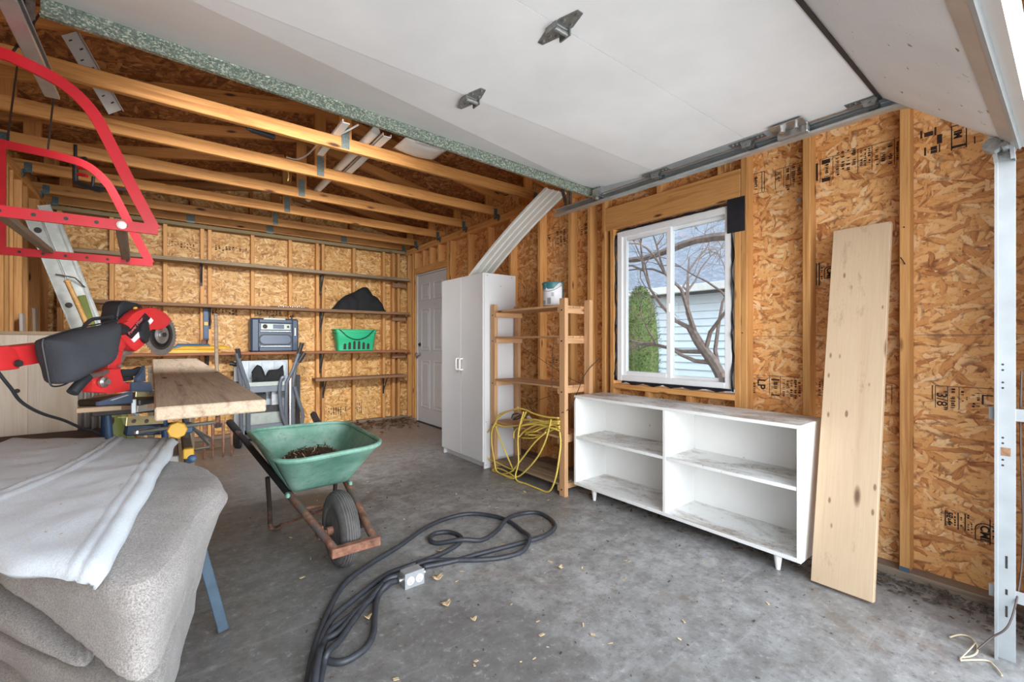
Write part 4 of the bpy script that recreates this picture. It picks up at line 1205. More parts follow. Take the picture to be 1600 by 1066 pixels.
# black bundle
bb_ = thing('black_cloth_bundle', 'slumped black cloth bundle on the back wall shelf', 'bag', (2.1, 6.08, 1.565))
rows = []
n = 40
outline = lambda u: .30 * math.exp(-((u - .60) / .20) ** 2) + .19 * math.exp(-((u - .28) / .22) ** 2) * 1.0 + .10 * math.exp(-((u - .85) / .14) ** 2)
for i in range(n + 1):
    u = i / n; x = 1.70 + .76 * u
    h = max(.01, outline(u)) * min(1, u * 9 + .05) * min(1, (1 - u) * 8 + .05); row = []
    for j in range(17):
        a = math.pi * j / 16
        w = .095 * min(1, .25 + 6 * min(u, 1 - u))
        q = V((x, 6.085 - math.cos(a) * w, 1.567 + h * math.sin(a) ** .8))
        nz = mnoise.noise(q * 11) * .016 + mnoise.noise(q * 24) * .006
        if 0 < j < 16: q += V((nz, -nz, nz * 1.3 if q.z > 1.6 else 0))
        q.z = max(q.z, 1.567)
        row.append(q)
    rows.append(row)
b = MB(); b.grid(rows); b.build('cloth', M['black_cloth'], bb_, True, angle=180)

# chain and rod on the middle shelf
cr = thing('metal_rod', 'thin steel rod with chain lying on the brown shelf', 'rod', (1.2, 6.05, 1.57))
MB().tube([(.98, 6.06, 1.572), (1.2, 6.05, 1.573), (1.42, 6.05, 1.572)], .006, 6).build('rod', M['bracket_dark'], cr)
for i in range(12):
    c = V((1.07 + i * .026, 6.035, 1.574 + .004 * (i % 2)))
    MB().tube([c + V((.014 * math.cos(a), .006 * math.sin(a), .003 * math.sin(a * 2))) for a in [2 * math.pi * k / 10 for k in range(10)]], .0028, 5, True).build('chain_link', M['chrome'], cr)

# green basket with strap
gk = thing('plastic_basket', 'green plastic basket with black carrying strap on the shelf', 'basket', (2.0, 6.06, 1.02))
kx, ky, kz0, kz1 = 1.995, 6.04, 1.022, 1.305
def rr(cx, cy, hx, hy, z, rad=.03, n=5):
    out = []
    for sx_, sy_, a0 in ((1, 1, 0), (-1, 1, 90), (-1, -1, 180), (1, -1, 270)):
        for k in range(n):
            a = math.radians(a0 + 90 * k / (n - 1))
            out.append(V((cx + sx_ * (hx - rad) + rad * math.cos(a), cy + sy_ * (hy - rad) + rad * math.sin(a), z)))
    return out + [out[0]]
lv = [(.236, .078, kz0), (.246, .088, kz0 + .14), (.252, .092, kz0 + .15), (.258, .098, kz0 + .235), (.270, .102, kz0 + .238), (.278, .104, kz0 + .283)]
rows = [rr(kx, ky, hx, hy, z) for hx, hy, z in lv]
inner = [rr(kx, ky, hx - .006, hy - .006, z) for hx, hy, z in reversed(lv)]
b = MB(); b.grid(rows + inner)
b.build('basket_body', M['green_plastic'], gk, True)
boxpart('basket_floor', (kx - .205, ky - .07, kz0), (kx + .205, ky + .07, kz0 + .006), M['green_plastic'], gk, 0)
b = MB()
for i in range(6):
    xx = kx - .155 + i * .062
    hgt = .125 - abs(i - 2.5) * .016
    yf = ky - .082
    b.prism([(xx - .017, yf - .004, kz0 + .018), (xx + .017, yf - .004, kz0 + .018), (xx + .015, yf - .0125, kz0 + hgt), (xx, yf - .0135, kz0 + hgt + .015), (xx - .015, yf - .0125, kz0 + hgt)], (0, .012, 0))
tag(b.build('slot', M['bracket_dark'], gk), kind='stuff')
MB().tube([(kx - .24, ky - .105, kz1), (kx - .20, ky - .112, kz1 - .03), (kx - .12, ky - .112, kz1 - .10), (kx, ky - .110, kz1 - .135), (kx + .12, ky - .112, kz1 - .10), (kx + .20, ky - .112, kz1 - .03), (kx + .23, ky - .108, kz1)], .010, 6, smooth=6, flat=.5).build('strap', M['black'], gk, True)
MB().tube(rr(kx, ky, .281, .107, kz1 - .004), .006, 6).build('rim', M['green_plastic'], gk, True)

# slate blue appliance
ap = thing('slate_blue_appliance', 'boxy slate blue appliance with oval window on the shelf', 'appliance', (1.0, 6.05, 1.02))
ax0, ax1, ay0, az0, az1 = .765, 1.285, 5.975, 1.022, 1.425
MB().box((ax0, ay0 + .02, az0), (ax1, 6.19, az1), .02).build('housing', M['slate'], ap)
b = MB(); b.box((ax0 + .01, ay0, az0 + .005), (ax0 + .085, ay0 + .03, az1 - .012), .01).box((ax1 - .075, ay0, az0 + .005), (ax1 - .01, ay0 + .03, az1 - .012), .01).box((ax0 + .085, ay0, az1 - .06), (ax1 - .075, ay0 + .03, az1 - .012), .008).box((ax0 + .085, ay0, az0 + .005), (ax1 - .075, ay0 + .03, az0 + .06), .008)
b.build('front_frame', M['slate'], ap)
boxpart('control_panel', (ax0 + .105, ay0 + .012, az1 - .14), (ax1 - .09, ay0 + .024, az1 - .065), M['pewter'], ap, .003)
MB().cyl((ax0 + .15, ay0 + .014, az1 - .10), (ax0 + .15, ay0 - .012, az1 - .10), .026, .022, 16).cyl((ax1 - .12, ay0 + .014, az1 - .10), (ax1 - .12, ay0 - .004, az1 - .10), .012, n=12).build('control_knob', M['rust_dark'], ap, True)
boxpart('display', (ax0 + .235, ay0 + .008, az1 - .125), (ax0 + .355, ay0 + .013, az1 - .075), M['slate_pale'], ap, .001)
stad = lambda w, h, n=10: [(w * (1 if math.cos(a) >= 0 else -1) + h * math.cos(a), h * math.sin(a)) for a in [2 * math.pi * (k + .5) / (2 * n) for k in range(2 * n)]]
cxa, cza = (ax0 + ax1) / 2 + .005, az0 + .145
MB().prism([(cxa + x, ay0 + .010, cza + z) for x, z in stad(.12, .065)], (0, .012, 0)).build('window_rim', M['black'], ap)
MB().prism([(cxa + x, ay0 + .006, cza + z) for x, z in stad(.115, .052)], (0, .010, 0)).build('oval_window', M['slate_pale'], ap)
MB().box((ax0 + .10, ay0 - .006, az1 - .162), (ax1 - .09, ay0 + .014, az1 - .152), .003).box((ax0 + .10, ay0 - .002, az0 + .06), (ax1 - .09, ay0 + .02, az0 + .068), .002).build('chrome_strip', M['chrome'], ap)
MB().box((ax1 - .055, ay0 - .014, az0 + .19), (ax1 - .035, ay0 + .004, az1 - .11), .004).build('side_grip', M['chrome'], ap)
MB().box((ax0 + .13, ay0 - .002, az1 - .020), (ax1 - .15, ay0 + .03, az1 + .004), .004).build('top_rail', M['pewter'], ap)
MB().lathe([(0, .009), (.02, .009), (.022, .024), (.034, .026), (.042, .016), (.042, 0)], (ax1 - .07, ay0 + .06, az1), (0, 0, 1), 14).build('top_knob', M['black'], ap, True)
MB().tube([(ax0 + .20, ay0 + .05, az1 - .002), (ax0 + .20, ay0 + .05, az1 + .02), (ax0 + .225, ay0 + .05, az1 + .028), (ax0 + .25, ay0 + .05, az1 + .02), (ax0 + .25, ay0 + .05, az1 - .002)], .005, 6).build('top_catch', M['black'], ap)

# yellow and blue folded tarp
def lump(name, m, parent, x0, x1, y0, y1, z0, h, seed, layers=1):
    rows = []; n = 26
    for i in range(n + 1):
        u = i / n; row = []
        for j in range(13):
            a = math.pi * j / 12
            env = min(1, (u + .03) * 7) * min(1, (1.03 - u) * 7)
            q = V((x0 + (x1 - x0) * u, (y0 + y1) / 2 - math.cos(a) * (y1 - y0) / 2, z0 + h * env * math.sin(a) ** .7))
            d = mnoise.noise(V((q.x * 5 + seed, q.y * 22, q.z * 60))) * .010
            q += V((0, d, max(d, -.002) if q.z > z0 + .004 else 0))
            q.z = max(q.z, z0)
            row.append(q)
        rows.append(row)
    b = MB(); b.grid(rows); return b.build(name, m, parent, True, angle=180)
yt = thing('folded_tarp', 'folded yellow and blue tarp on the reddish shelf behind the saw', 'tarp', (.2, 6.05, 1.02))
lump('yellow_fold', M['yellow_cloth'], yt, -.02, .47, 5.99, 6.16, 1.021, .055, 1); lump('yellow_fold', M['yellow_cloth'], yt, .06, .56, 5.995, 6.10, 1.062, .035, 3)
lump('blue_fold', M['blue_cloth'], yt, .04, .40, 6.04, 6.18, 1.066, .055, 2)

# spirit level hanging on a stud
sl = thing('spirit_level', 'dark blue spirit level hanging on a back wall stud', 'level', (.345, 6.17, 1.3))
MB().box((.318, 6.165, 1.17), (.368, 6.198, 1.525), .003).build('level_body', M['blue_dark'], sl)
MB().box((.324, 6.161, 1.33), (.362, 6.167, 1.37), .002).build('vial', M['yellow'], sl)
MB().box((.316, 6.162, 1.16), (.370, 6.199, 1.18), .002).box((.316, 6.162, 1.515), (.370, 6.199, 1.53), .002).build('end_cap', M['black'], sl)
MB().box((.30, 6.168, 1.02), (.345, 6.190, 1.165), .003).build('red_grip', M['rust'], sl)

# ================================================================== FOLDED STAND LEANING UNDER THE APPLIANCE
fs = thing('folded_stand', 'folded grey tubular work stand standing under the slate blue appliance', 'stand', (.9, 5.85, 0))
def Q(px, py, y=5.86): return onY(px, py, y)
def tubes(name, m, r_, paths, smooth=5, y=5.86, n=8):
    b = MB()
    for pth in paths:
        b.tube([Q(px, py, yy) for px, py, yy in pth], r_, n, smooth=smooth)
    return b.build(name, m, fs, True)
YA, YB, YC = 5.80, 5.86, 5.92
tubes('leg', M['tube_grey'], .020, [[(372, 562, YA), (376, 600, YA), (377, 676, YA)]], 0)
tubes('leg', M['tube_grey'], .022, [[(370, 552, YA - .03), (376, 572, YA - .03), (387, 604, YA - .03), (388, 640, YA - .03), (388, 676, YA - .03)]], 0)
tubes('leg', M['tube_grey'], .020, [[(472, 538, YA - .03), (458, 578, YA - .03), (448, 598, YA - .03), (447, 640, YA - .03), (448, 672, YA - .03)]], 0)
tubes('leg', M['tube_grey'], .020, [[(474, 553, YA), (462, 572, YA), (458, 600, YA), (458, 668, YA)]], 0)
tubes('bent_leg', M['tube_grey'], .020, [[(445, 590, YA - .06), (440, 592, YA - .06), (437, 612, YA - .06), (441, 648, YA - .06), (452, 676, YA - .06)]])
tubes('bent_leg', M['tube_grey'], .020, [[(460, 604, YA - .06), (467, 628, YA - .06), (473, 648, YA - .06), (470, 668, YA - .06), (464, 676, YA - .06)]])
for a, c in (((371, 545), (374, 560)), ((472, 536), (467, 553)), ((476, 551), (467, 566))):
    tubes('rubber_grip', M['bracket_dark'], .024, [[(*a, YA - .03), (*c, YA - .03)]], 0)
def slab(name, m, px0, py0, px1, py1, y, t=.02, c=.003):
    a = Q(px0, py0, y); b_ = Q(px1, py1, y)
    return boxpart(name, (min(a.x, b_.x), y, min(a.z, b_.z)), (max(a.x, b_.x), y + t, max(a.z, b_.z)), m, fs, c)
slab('cross_bar', M['tube_grey'], 385, 600, 447, 611, YA - .02, .03)
slab('cross_bar', M['pewter'], 388, 598, 445, 602, YA - .028, .02)
slab('lower_tray', M['pewter'], 380, 644, 442, 668, YB, .02)
slab('lower_bar', M['tube_grey'], 376, 667, 446, 673, YA, .03)
slab('lower_bar', M['bracket_dark'], 382, 673, 462, 678, YA, .03)
slab('motor_shelf', M['bracket_dark'], 388, 636, 440, 642, YB - .02, .05)
# tiled work top folded upright at the back
a = Q(368, 566, YC + .06); c = Q(447, 640, YC + .06)
for i in range(4):
    for j in range(3):
        x0 = a.x + (c.x - a.x) * i / 4; z1 = a.z + (c.z - a.z) * j / 3
        boxpart('top_tile', (x0 + .002, YC + .055, z1 + (c.z - a.z) / 3 + .002), (x0 + (c.x - a.x) / 4 - .002, YC + .072, z1 - .002), M['tile'], fs, .002)
boxpart('top_frame', (a.x - .015, YC + .06, c.z - .30), (c.x + .02, YC + .085, a.z + .012), M['track_white'], fs, .002)
MB().cyl(Q(405, 618, YB), Q(405, 618, YB) + V((0, .04, -.0)), .05, n=12).box(Q(395, 632, YB), Q(416, 614, YB) + V((0, .05, 0)), .006).build('clamp_block', M['black'], fs)
slab('side_plate', M['box_grey'], 424, 612, 440, 634, YB - .01, .04, .006)
slab('rear_plate', M['black'], 462, 586, 469, 668, YC + .03, .02)
slab('latch_rail', M['chrome'], 452, 590, 455, 668, YA - .02, .012, .001)
MB().lathe([(-.02, .0), (-.02, .075), (-.012, .095), (.012, .095), (.02, .075), (.02, 0)], Q(371, 688, YA - .25), (.75, .2, 0), 22).build('wheel', M['black'], fs, True)
MB().cyl(Q(371, 688, YA - .25), Q(378, 676, YA - .01), .010, n=8).build('axle', M['bracket_dark'], fs)
MB().cyl(Q(362, 600, YC + .03), Q(372, 600, YC + .03), .026, n=12).cyl(Q(362, 600, YC + .03), Q(361, 620, YC + .03), .02, n=10).build('adjuster_knob', M['black'], fs, True)
MB().cyl(Q(359, 568, YC + .03), Q(370, 570, YC + .03), .022, n=12).build('adjuster_knob', M['black'], fs, True)

cb_ = thing('draped_black_cloth', 'crumpled black cloth draped over the folded stand', 'cloth', (1.0, 5.84, .62))
rows = []
a = Q(393, 576, 5.84); c = Q(442, 600, 5.84)
for i in range(31):
    u = i / 30
    top = a.z + .03 * math.sin(u * 7) - .04 * (1 - min(1, u * 6)) - .10 * math.exp(-((u - .42) / .07) ** 2)
    row = []
    for j in range(11):
        v = j / 10
        q = V((a.x + (c.x - a.x) * u, 5.845 - .035 * math.sin(math.pi * v) - .02, top + (c.z - .02 - top) * v))
        q += V((0, mnoise.noise(q * 24) * .02, mnoise.noise(q * 17 + V((4, 0, 0))) * .02))
        row.append(q)
    rows.append(row)
b = MB(); b.grid(rows); b.build('cloth', M['black_cloth'], cb_, True, angle=180, solid=.012)

# ================================================================== PITCHFORK
pf = thing('pitchfork', 'rusty pitchfork standing tines-down with a grey handle behind the plank', 'pitchfork', (.38, 5.2, 0))
fx, fy = .385, 5.20
b = MB(); b.tube([(fx, fy, .42), (fx - .002, fy + .10, .9), (fx - .004, fy + .2, 1.425)], .017, 8); b.build('handle', M['grey_wood'], pf, True)
MB().cyl((fx, fy - .005, .30), (fx, fy + .005, .46), .024, .020, 10).box((fx - .028, fy - .02, .30), (fx + .028, fy + .02, .335), .004).build('ferrule', M['rust_dark'], pf, True)
for i in range(4):
    o = (-.11, -.042, .042, .11)[i]
    b = MB(); b.tube([(fx, fy, .34), (fx + o * .9, fy - .01, .345), (fx + o, fy - .02, .29), (fx + o, fy - .045, .15), (fx + o * 1.02, fy - .02, .012)], .009, 6, smooth=5, radii=[.015, .015, .014, .012, .008])
    b.build('tine', M['rust'], pf, True)
# ================================================================== LADDER AND LONG TOOLS IN THE LEFT CORNER
ld = thing('extension_ladder', 'aluminium extension ladder leaning in the left back corner', 'ladder', (-.3, 5.3, 0))
lb = V((-.20, 0, 0)); lt = V((-.85, 0, 2.18))
ldir = (lt - lb).normalized()
ln = V((ldir.z, 0, -ldir.x))
def rail(y, off, t0, t1, w, name='side_rail'):
    p = lb + ldir * t0 + ln * off + V((0, y, 0)); q = lb + ldir * t1 + ln * off + V((0, y, 0))
    b = MB(); b.beam(p, q, .005, w, up=ln).beam(p + ln * (w / 2), q + ln * (w / 2), .028, .004, up=ln).beam(p - ln * (w / 2), q - ln * (w / 2), .028, .004, up=ln)
    return b.build(name, M['alu'], ld)
Lm = (lt - lb).length
for y in (4.98, 5.38): rail(y, .0, 0.0, Lm - .02, .085)
for y in (5.02, 5.34): rail(y, .085, .25, Lm + .02, .07, 'fly_rail')
for k in range(7):
    t = .2 + k * .30
    p = lb + ldir * t
    MB().cyl(p + V((0, 4.98, 0)), p + V((0, 5.38, 0)), .017, n=10).build('rung', M['alu'], ld, True)
    if t > .3:
        q = p + ln * .085
        MB().cyl(q + V((0, 5.02, 0)), q + V((0, 5.34, 0)), .016, n=10).build('rung', M['alu'], ld, True)
for k in (.85, 1.5, 2.1):
    p = lb + ldir * k + V((0, 4.972, 0))
    MB().cyl(p, p + V((0, .012, 0)), .022, n=14).build('rung_end', M['bracket_dark'], ld)
MB().tube([lb + ldir * 1.75 + V((0, 4.96, 0)), lb + ldir * 1.70 + ln * .10 + V((0, 4.95, 0)), lb + ldir * 1.62 + ln * .13 + V((0, 5.0, 0))], .006, 6).build('lock_hook', M['steel'], ld)

sh = thing('wooden_tool_handle', 'long wooden tool handle leaning beside the aluminium ladder', 'tool', (-.2, 4.85, 0))
a = onD(105, 440, 3.35); c = onD(137, 510, 3.42); dd = (c - a); low = a + dd * ((.05 - a.z) / dd.z)
MB().tube([a, low], .017, 10).build('handle', M['handle_wood'], sh, True)
MB().ball(a, .021, 2, (1, 1, .6)).build('grip_end', M['handle_wood'], sh, True)
MB().obox(low + V((0, 0, .05)), (.20, .02, .06), None, .006).build('tool_head', M['rust_dark'], sh)
og = thing('green_tool_handle', 'olive green flat tool handle leaning beside the aluminium ladder', 'tool', (-.1, 5.1, 0))
a = onD(127, 462, 3.60); c = onD(142, 505, 3.58); dd = (c - a); low = a + dd * ((.02 - a.z) / dd.z)
MB().beam(a, low, .05, .018, up=(0, 1, 0), bev=.006).build('handle', M['olive'], og)
MB().obox(low + V((0, 0, .04)), (.16, .03, .05), None, .006).build('tool_head', M['bracket_dark'], og)
gs = thing('grey_offcut_board', 'pale grey offcut leaning on the left wall studs', 'board', (-.8, 4.9, .5))
board('board', (-.86, 4.98, .02), (-.885, 4.99, 1.36), .10, .02, M['metal_sheet'], gs, up=(1, 0, 0))
board('board', (-.84, 5.30, .02), (-.87, 5.31, 1.42), .12, .02, M['grey_wood'], gs, up=(1, 0, 0))

# ================================================================== THINGS STORED IN THE TRUSSES
for lab, x, y0, y1, r_ in (('white plastic pipe lying across the truss chords', 1.145, 3.02, 4.9, .030),):
    pp = thing('plastic_pipe', lab, 'pipe', (x, (y0 + y1) / 2, PLZ + .12))
    b = MB(); b.cyl((x, y0, PLZ + .12), (x, y1, PLZ + .12), r_, n=16, caps=False).cyl((x, y0 + .002, PLZ + .12), (x, y1 - .002, PLZ + .12), r_ * .85, n=16, caps=False)
    b.build('pipe_body', M['white_plastic'], pp, True)
    MB().lathe([(0, r_ * 1.15), (.05, r_ * 1.15), (.05, r_)], (x, y0 + .4, PLZ + .12), (0, 1, 0), 16).build('coupling', M['white_plastic'], pp, True)
ch_ = thing('plastic_channel', 'flat white plastic channel beside the pipe on the truss chords', 'channel', (1.22, 3.5, PLZ + .1))
MB().box((1.19, 3.0, PLZ + .091), (1.25, 4.05, PLZ + .095)).box((1.19, 3.0, PLZ + .091), (1.193, 4.05, PLZ + .115)).box((1.247, 3.0, PLZ + .091), (1.25, 4.05, PLZ + .115)).build('channel_body', M['white_plastic'], ch_)
c2 = thing('plastic_trim_strip', 'short white plastic trim strip above the first truss chord', 'trim', (.93, 3.4, PLZ + .1))
MB().box((.905, 2.98, PLZ + .091), (.955, 3.62, PLZ + .098), .002).box((.905, 2.98, PLZ + .098), (.912, 3.62, PLZ + .112)).build('strip_body', M['white_plastic'], c2)
tr_ = thing('plastic_tray', 'white shallow plastic light cover on the truss chord by the door edge', 'tray', (1.50, 3.08, PLZ + .1))
rows = [[(1.34 + .34 * i / 8, 2.93 + .27 * j / 6, PLZ + .108 - .030 * math.sin(math.pi * i / 8) ** .5 * (0 if j in (0, 6) else 1)) for j in range(7)] for i in range(9)]
b = MB(); b.grid(rows); b.build('tray_body', M['white_plastic'], tr_, True, solid=.003)
MB().box((1.40, 2.915, PLZ + .080), (1.62, 2.93, PLZ + .112), .003).build('tray_lip', M['gutter'], tr_)
wcb = thing('white_cable', 'thin white cable looping between the truss chords', 'cable', (.8, 3.6, PLZ))
MB().tube([onD(560, 195, 3.05), onD(535, 208, 3.1), onD(508, 218, 3.18), onD(496, 226, 3.3), onD(480, 242, 3.6), onD(464, 249, 3.7), onD(448, 246, 3.75)], .006, 6, smooth=6).build('cable', M['white_plastic'], wcb, True)
cd = thing('pull_cord', 'short pale pull cord hanging from a truss chord', 'cord', (.75, 4.4, PLZ))
p = onD(450, 266, 3.72)
MB().tube([p + V((0, 0, .05)), p, p + V((.004, 0, -.05)), p + V((.0, .003, -.09))], .004, 5, smooth=4).build('cord', M['cord_yellow'], cd)
bk = thing('black_spray_tool', 'black nozzle poking out above the second truss chord', 'tool', (.4, 3.9, PLZ + .15))
p = onD(392, 203, 3.25)
MB().cyl(p, p + V((.16, .05, .01)), .018, .022, 10).cyl(p + V((-.03, -.01, 0)), p, .008, .014, 8).build('nozzle', M['black'], bk, True)
# black and red clamp hung under the chords at the left
cl = thing('bar_clamp', 'black and red clamp hooked on the chords inside the red rack', 'clamp', (-.55, 4.6, 2.4))
def C_(px, py, d=3.206): return onD(px, py, d)
MB().tube([C_(118, 252), C_(118, 282), C_(124, 287), C_(150, 296), C_(160, 296)], .016, 8, smooth=4).build('clamp_arm', M['black'], cl, True)
MB().tube([C_(118, 252), C_(118, 252) + V((0, 0, .12))], .010, 8).tube([C_(118, 252), C_(134, 248)], .016, 8).tube([C_(144, 296), C_(146, 276)], .010, 8).build('clamp_jaw', M['black'], cl, True)
MB().tube([C_(122, 262), C_(137, 264)], .013, 8).tube([C_(122, 272), C_(136, 275)], .012, 8).build('clamp_pad', M['red'], cl, True)
MB().beam(C_(150, 290), C_(215, 300, 3.25), .03, .02).build('clamp_bar', M['rust_dark'], cl)
# perforated angle hanging down to the chords at the left end of the door
pa = thing('perforated_angle', 'perforated steel angle hanging between the chords above the red rack', 'bracket', (-.3, 3.0, 2.7))
a, c = onD(108, 52, 2.25), onD(180, 175, 2.62)
dv_ = (c - a).normalized(); sd = (dv_.cross(V((0, 1, 0)))).normalized()
b = MB(); b.beam(a, c, .075, .003, up=(0, -1, .1)); 
b.beam(a + sd * .036, c + sd * .036, .003, .035, up=(0, -1, .1)); b.build('angle', M['metal_sheet'], pa)
b = MB(); L_ = (c - a).length; nrm_ = frame(a, c, (0, -1, .1)).col[2].to_3d()
for k in range(int(L_ / .05)):
    p = a + dv_ * (.03 + k * .05) + sd * (.012 if k % 2 else -.012)
    b.beam(p - nrm_ * .003, p + nrm_ * .003, .016, .007, up=dv_)
tag(b.build('slot', M['bracket_dark'], pa), kind='stuff')

# ================================================================== RED RACK
rk = thing('red_rack', 'red steel rack of two curved frames hanging below the rafters', 'rack', (-.3, 2.5, 1.6))
def d_frame(x0, x1, y, z0, z1, name):
    h = .018
    pts = [V((x0, y, z0)), V((x1, y, z0)), V((x1 - .066, y, z0 + .15)), V((x1 - .122, y, z0 + .285)), V((x1 - .170, y, z0 + .385)), V((x1 - .245, y, z0 + .455)), V((x1 - .36, y, z1 - .008)), V((x0, y, z1))]
    b = MB()
    def flat(ps):
        ps = [V(p) for p in ps]
        rows = []
        for i, p in enumerate(ps):
            t = (ps[min(i + 1, len(ps) - 1)] - ps[max(i - 1, 0)]).normalized(); nn = V((t.z, 0, -t.x))
            rows.append([p + nn * a_ + V((0, b__, 0)) for a_, b__ in ((-h, -.006), (h, -.006), (h, .006), (-h, .006), (-h, -.006))])
        b.grid(rows)
    curve = [pts[1]] + catmull(pts[1:-1], 6)[1:] + [pts[-1]]
    flat(curve)
    b.box((x0, y - .0066, z0 - h), (x1 + .010, y + .0066, z0 + h)); b.box((x0 - h, y - .0074, z0 - h - .001), (x0 + h, y + .0074, z1 + h))
    fr = b.build(name, M['red'], rk)
    b2 = MB()
    for k in range(6): b2.cyl((x0 + .06 + k * .075, y - .0075, z0), (x0 + .06 + k * .075, y - .004, z0), .0065, n=8)
    b2.build('bolt_hole', M['bracket_dark'], fr)
    return fr
d_frame(-.555, -.040, 2.09, 1.560, 2.065, 'near_frame')
d_frame(-.600, -.075, 3.00, 1.560, 2.045, 'far_frame')
board('timber_bar', (-.135, 2.10, 1.575), (-.170, 2.99, 1.575), .034, .022, M['grey_wood'], rk)
board('timber_bar', (-.44, 2.10, 1.575), (-.445, 2.99, 1.575), .034, .022, M['grey_wood'], rk)
MB().lathe([(0, .014), (.008, .014), (.014, .008), (.014, 0)], (-.130, 2.084, 1.560), (0, -1, 0), 14).build('bolt_cap', M['white_plastic'], rk, True)
for x in (-.55, -.58): MB().tube([(x, 2.09 if x > -.56 else 3.0, 2.05), (x, 2.3 if x > -.56 else 3.18, 2.50)], .004, 5).build('hanger_wire', M['dark_wire'], rk)
for x in (-.40,): MB().tube([(x, 2.09, 2.05), (x + .02, 2.53, 2.50)], .004, 5).tube([(x - .05, 3.0, 2.05), (x - .05, 3.19, 2.50)], .004, 5).build('hanger_wire', M['dark_wire'], rk)
# ================================================================== DARK BENCH, PINE BOX, CORRUGATED SHEET
db = thing('dark_bench', 'dark brown wooden bench carrying the pale pine box', 'bench', (-.55, 3.1, 0))
board('bench_top', (-.90, 3.05, .668), (-.26, 3.05, .668), 1.15, .034, M['dark_wood'], db)
for x in (-.84, -.32):
    for y in (2.55, 3.55): board('leg', (x, y, 0), (x, y, .65), .08, .05, M['dark_wood'], db, up=(1, 0, 0))
pb = thing('pine_box', 'pale knotty pine box on the dark bench behind the saw rails', 'box', (-.65, 3.4, .685))
px0, px1, py0, py1, pz0, pz1 = -.905, -.372, 3.20, 3.58, .686, 1.198
for k in range(3):
    w = (px1 - px0) / 3
    board('front_plank', (px0 + w * (k + .5), py0 + .009, pz0), (px0 + w * (k + .5), py0 + .009, pz1 - .018), w - .0006, .018, M['pine_box'], pb, up=(0, -1, 0), c=.001)
boxpart('side_panel', (px1 - .018, py0 + .018, pz0), (px1, py1, pz1 - .018), M['pine_box'], pb, .001)
boxpart('side_panel', (px0, py0 + .018, pz0), (px0 + .018, py1, pz1 - .018), M['pine_box'], pb, .001)
boxpart('back_panel', (px0 + .018, py1 - .018, pz0), (px1 - .018, py1, pz1 - .018), M['pine_box'], pb, .001)
board('top_board', (px0, (py0 + py1) / 2, pz1 - .009), (px1 + .004, (py0 + py1) / 2, pz1 - .009), py1 - py0 + .01, .018, M['plank_new'], pb)
for x, z in ((-.585, .905), (-.79, .75)):
    MB().cyl((x, py0 - .0006, z), (x, py0 + .001, z), .011, n=14).build('knot', M['dark_wood'], pb)
cs = thing('corrugated_sheet', 'pale corrugated metal sheet standing right of the pine box', 'sheet', (-.32, 3.2, .685))
rows = []
for i in range(41):
    x = -.366 + .115 * i / 40
    y = 3.205 + .012 * math.sin(i / 40 * 2 * math.pi * 4)
    rows.append([(x, y, .687), (x, y + .015, 1.03)])
b = MB(); b.grid(rows); b.build('sheet', M['metal_sheet'], cs, True, solid=.002, angle=180)

# ================================================================== SAW STAND, PLANK, SAW
ss = thing('saw_stand', 'folding saw stand with chrome legs, yellow knob and plywood top', 'stand', (-.02, 2.4, 0))
PLY = .915
board('plywood_top', (-.255, 2.40, PLY - .009), (.20, 2.40, PLY - .009), .50, .018, M['plank_new'], ss)
boxpart('plywood_patch', (-.135, 2.149, PLY - .0175), (-.02, 2.1505, PLY - .001), M['shelf_brown'], ss, 0)
def sbeam(name, m, px0, py0, px1, py1, d0, d1, w, t, up=(0, 0, 1)):
    return MB().beam(onD(px0, py0, d0), onD(px1, py1, d1), w, t, up, .003).build(name, m, ss)
a = onD(197, 659, 1.52); c = onD(255, 656, 1.72)
MB().beam(a, c, .004, .030, bev=.001).beam(a + V((0, .0, .015)), c + V((0, 0, .015)), .05, .003).build('mount_bracket', M['gold'], ss)
for px_ in (209, 229):
    p = onD(px_, 658.5, 1.55); MB().cyl(p + V((0, -.006, 0)), p + V((0, .012, 0)), .006, n=10).build('bracket_hole', M['rust_dark'], ss)
a = onD(212, 615, 1.60); c = onD(246, 614, 1.70)
MB().beam(a, c, .004, .026, bev=.001).build('work_clip', M['gold'], ss)
for px_ in (219, 235):
    p = onD(px_, 614.5, 1.63); MB().cyl(p + V((0, -.006, 0)), p + V((0, .012, 0)), .005, n=10).build('clip_hole', M['rust_dark'], ss)
MB().beam(onD(209, 624, 1.55), onD(209, 646, 1.55), .014, .012, (0, 1, 0), .002).build('clamp_post', M['track_white'], ss)
MB().beam(onD(214, 638, 1.60), onD(240, 635, 1.70), .004, .03, bev=.001).build('clamp_plate', M['metal_sheet'], ss)
MB().beam(onD(211, 676, 1.80), onD(333, 660, 2.35), .018, .018, bev=.004).build('brace_tube', M['chrome'], ss)
kc = onD(277, 671, 1.80)
kd = (CAMP - kc); kd.z = 0; kd.normalize()
MB().lathe([(0, .030), (.004, .034), (.022, .034), (.028, .030), (.028, .0)], kc, kd, 8).build('clamp_knob', M['yellow'], ss)
MB().lathe([(-.03, .008), (.001, .008)], kc, kd, 10).build('knob_stem', M['steel'], ss)
for (p, q) in (((-.02, 2.58, .89), (.02, 2.66, .0)), ((-.22, 2.64, .89), (-.26, 2.95, 0)), ((.06, 2.62, .89), (.10, 3.15, 0)), ((-.20, 2.45, .89), (-.15, 2.50, 0))):
    b = MB(); b.tube([p, q], .013, 10); lg = b.build('leg', M['chrome'] if p[0] > .0 else M['blue_dark'], ss, True)
    MB().cyl(V(q), V(q) + (V(p) - V(q)).normalized() * .05, .017, n=10).build('rubber_foot', M['black'], lg, True)
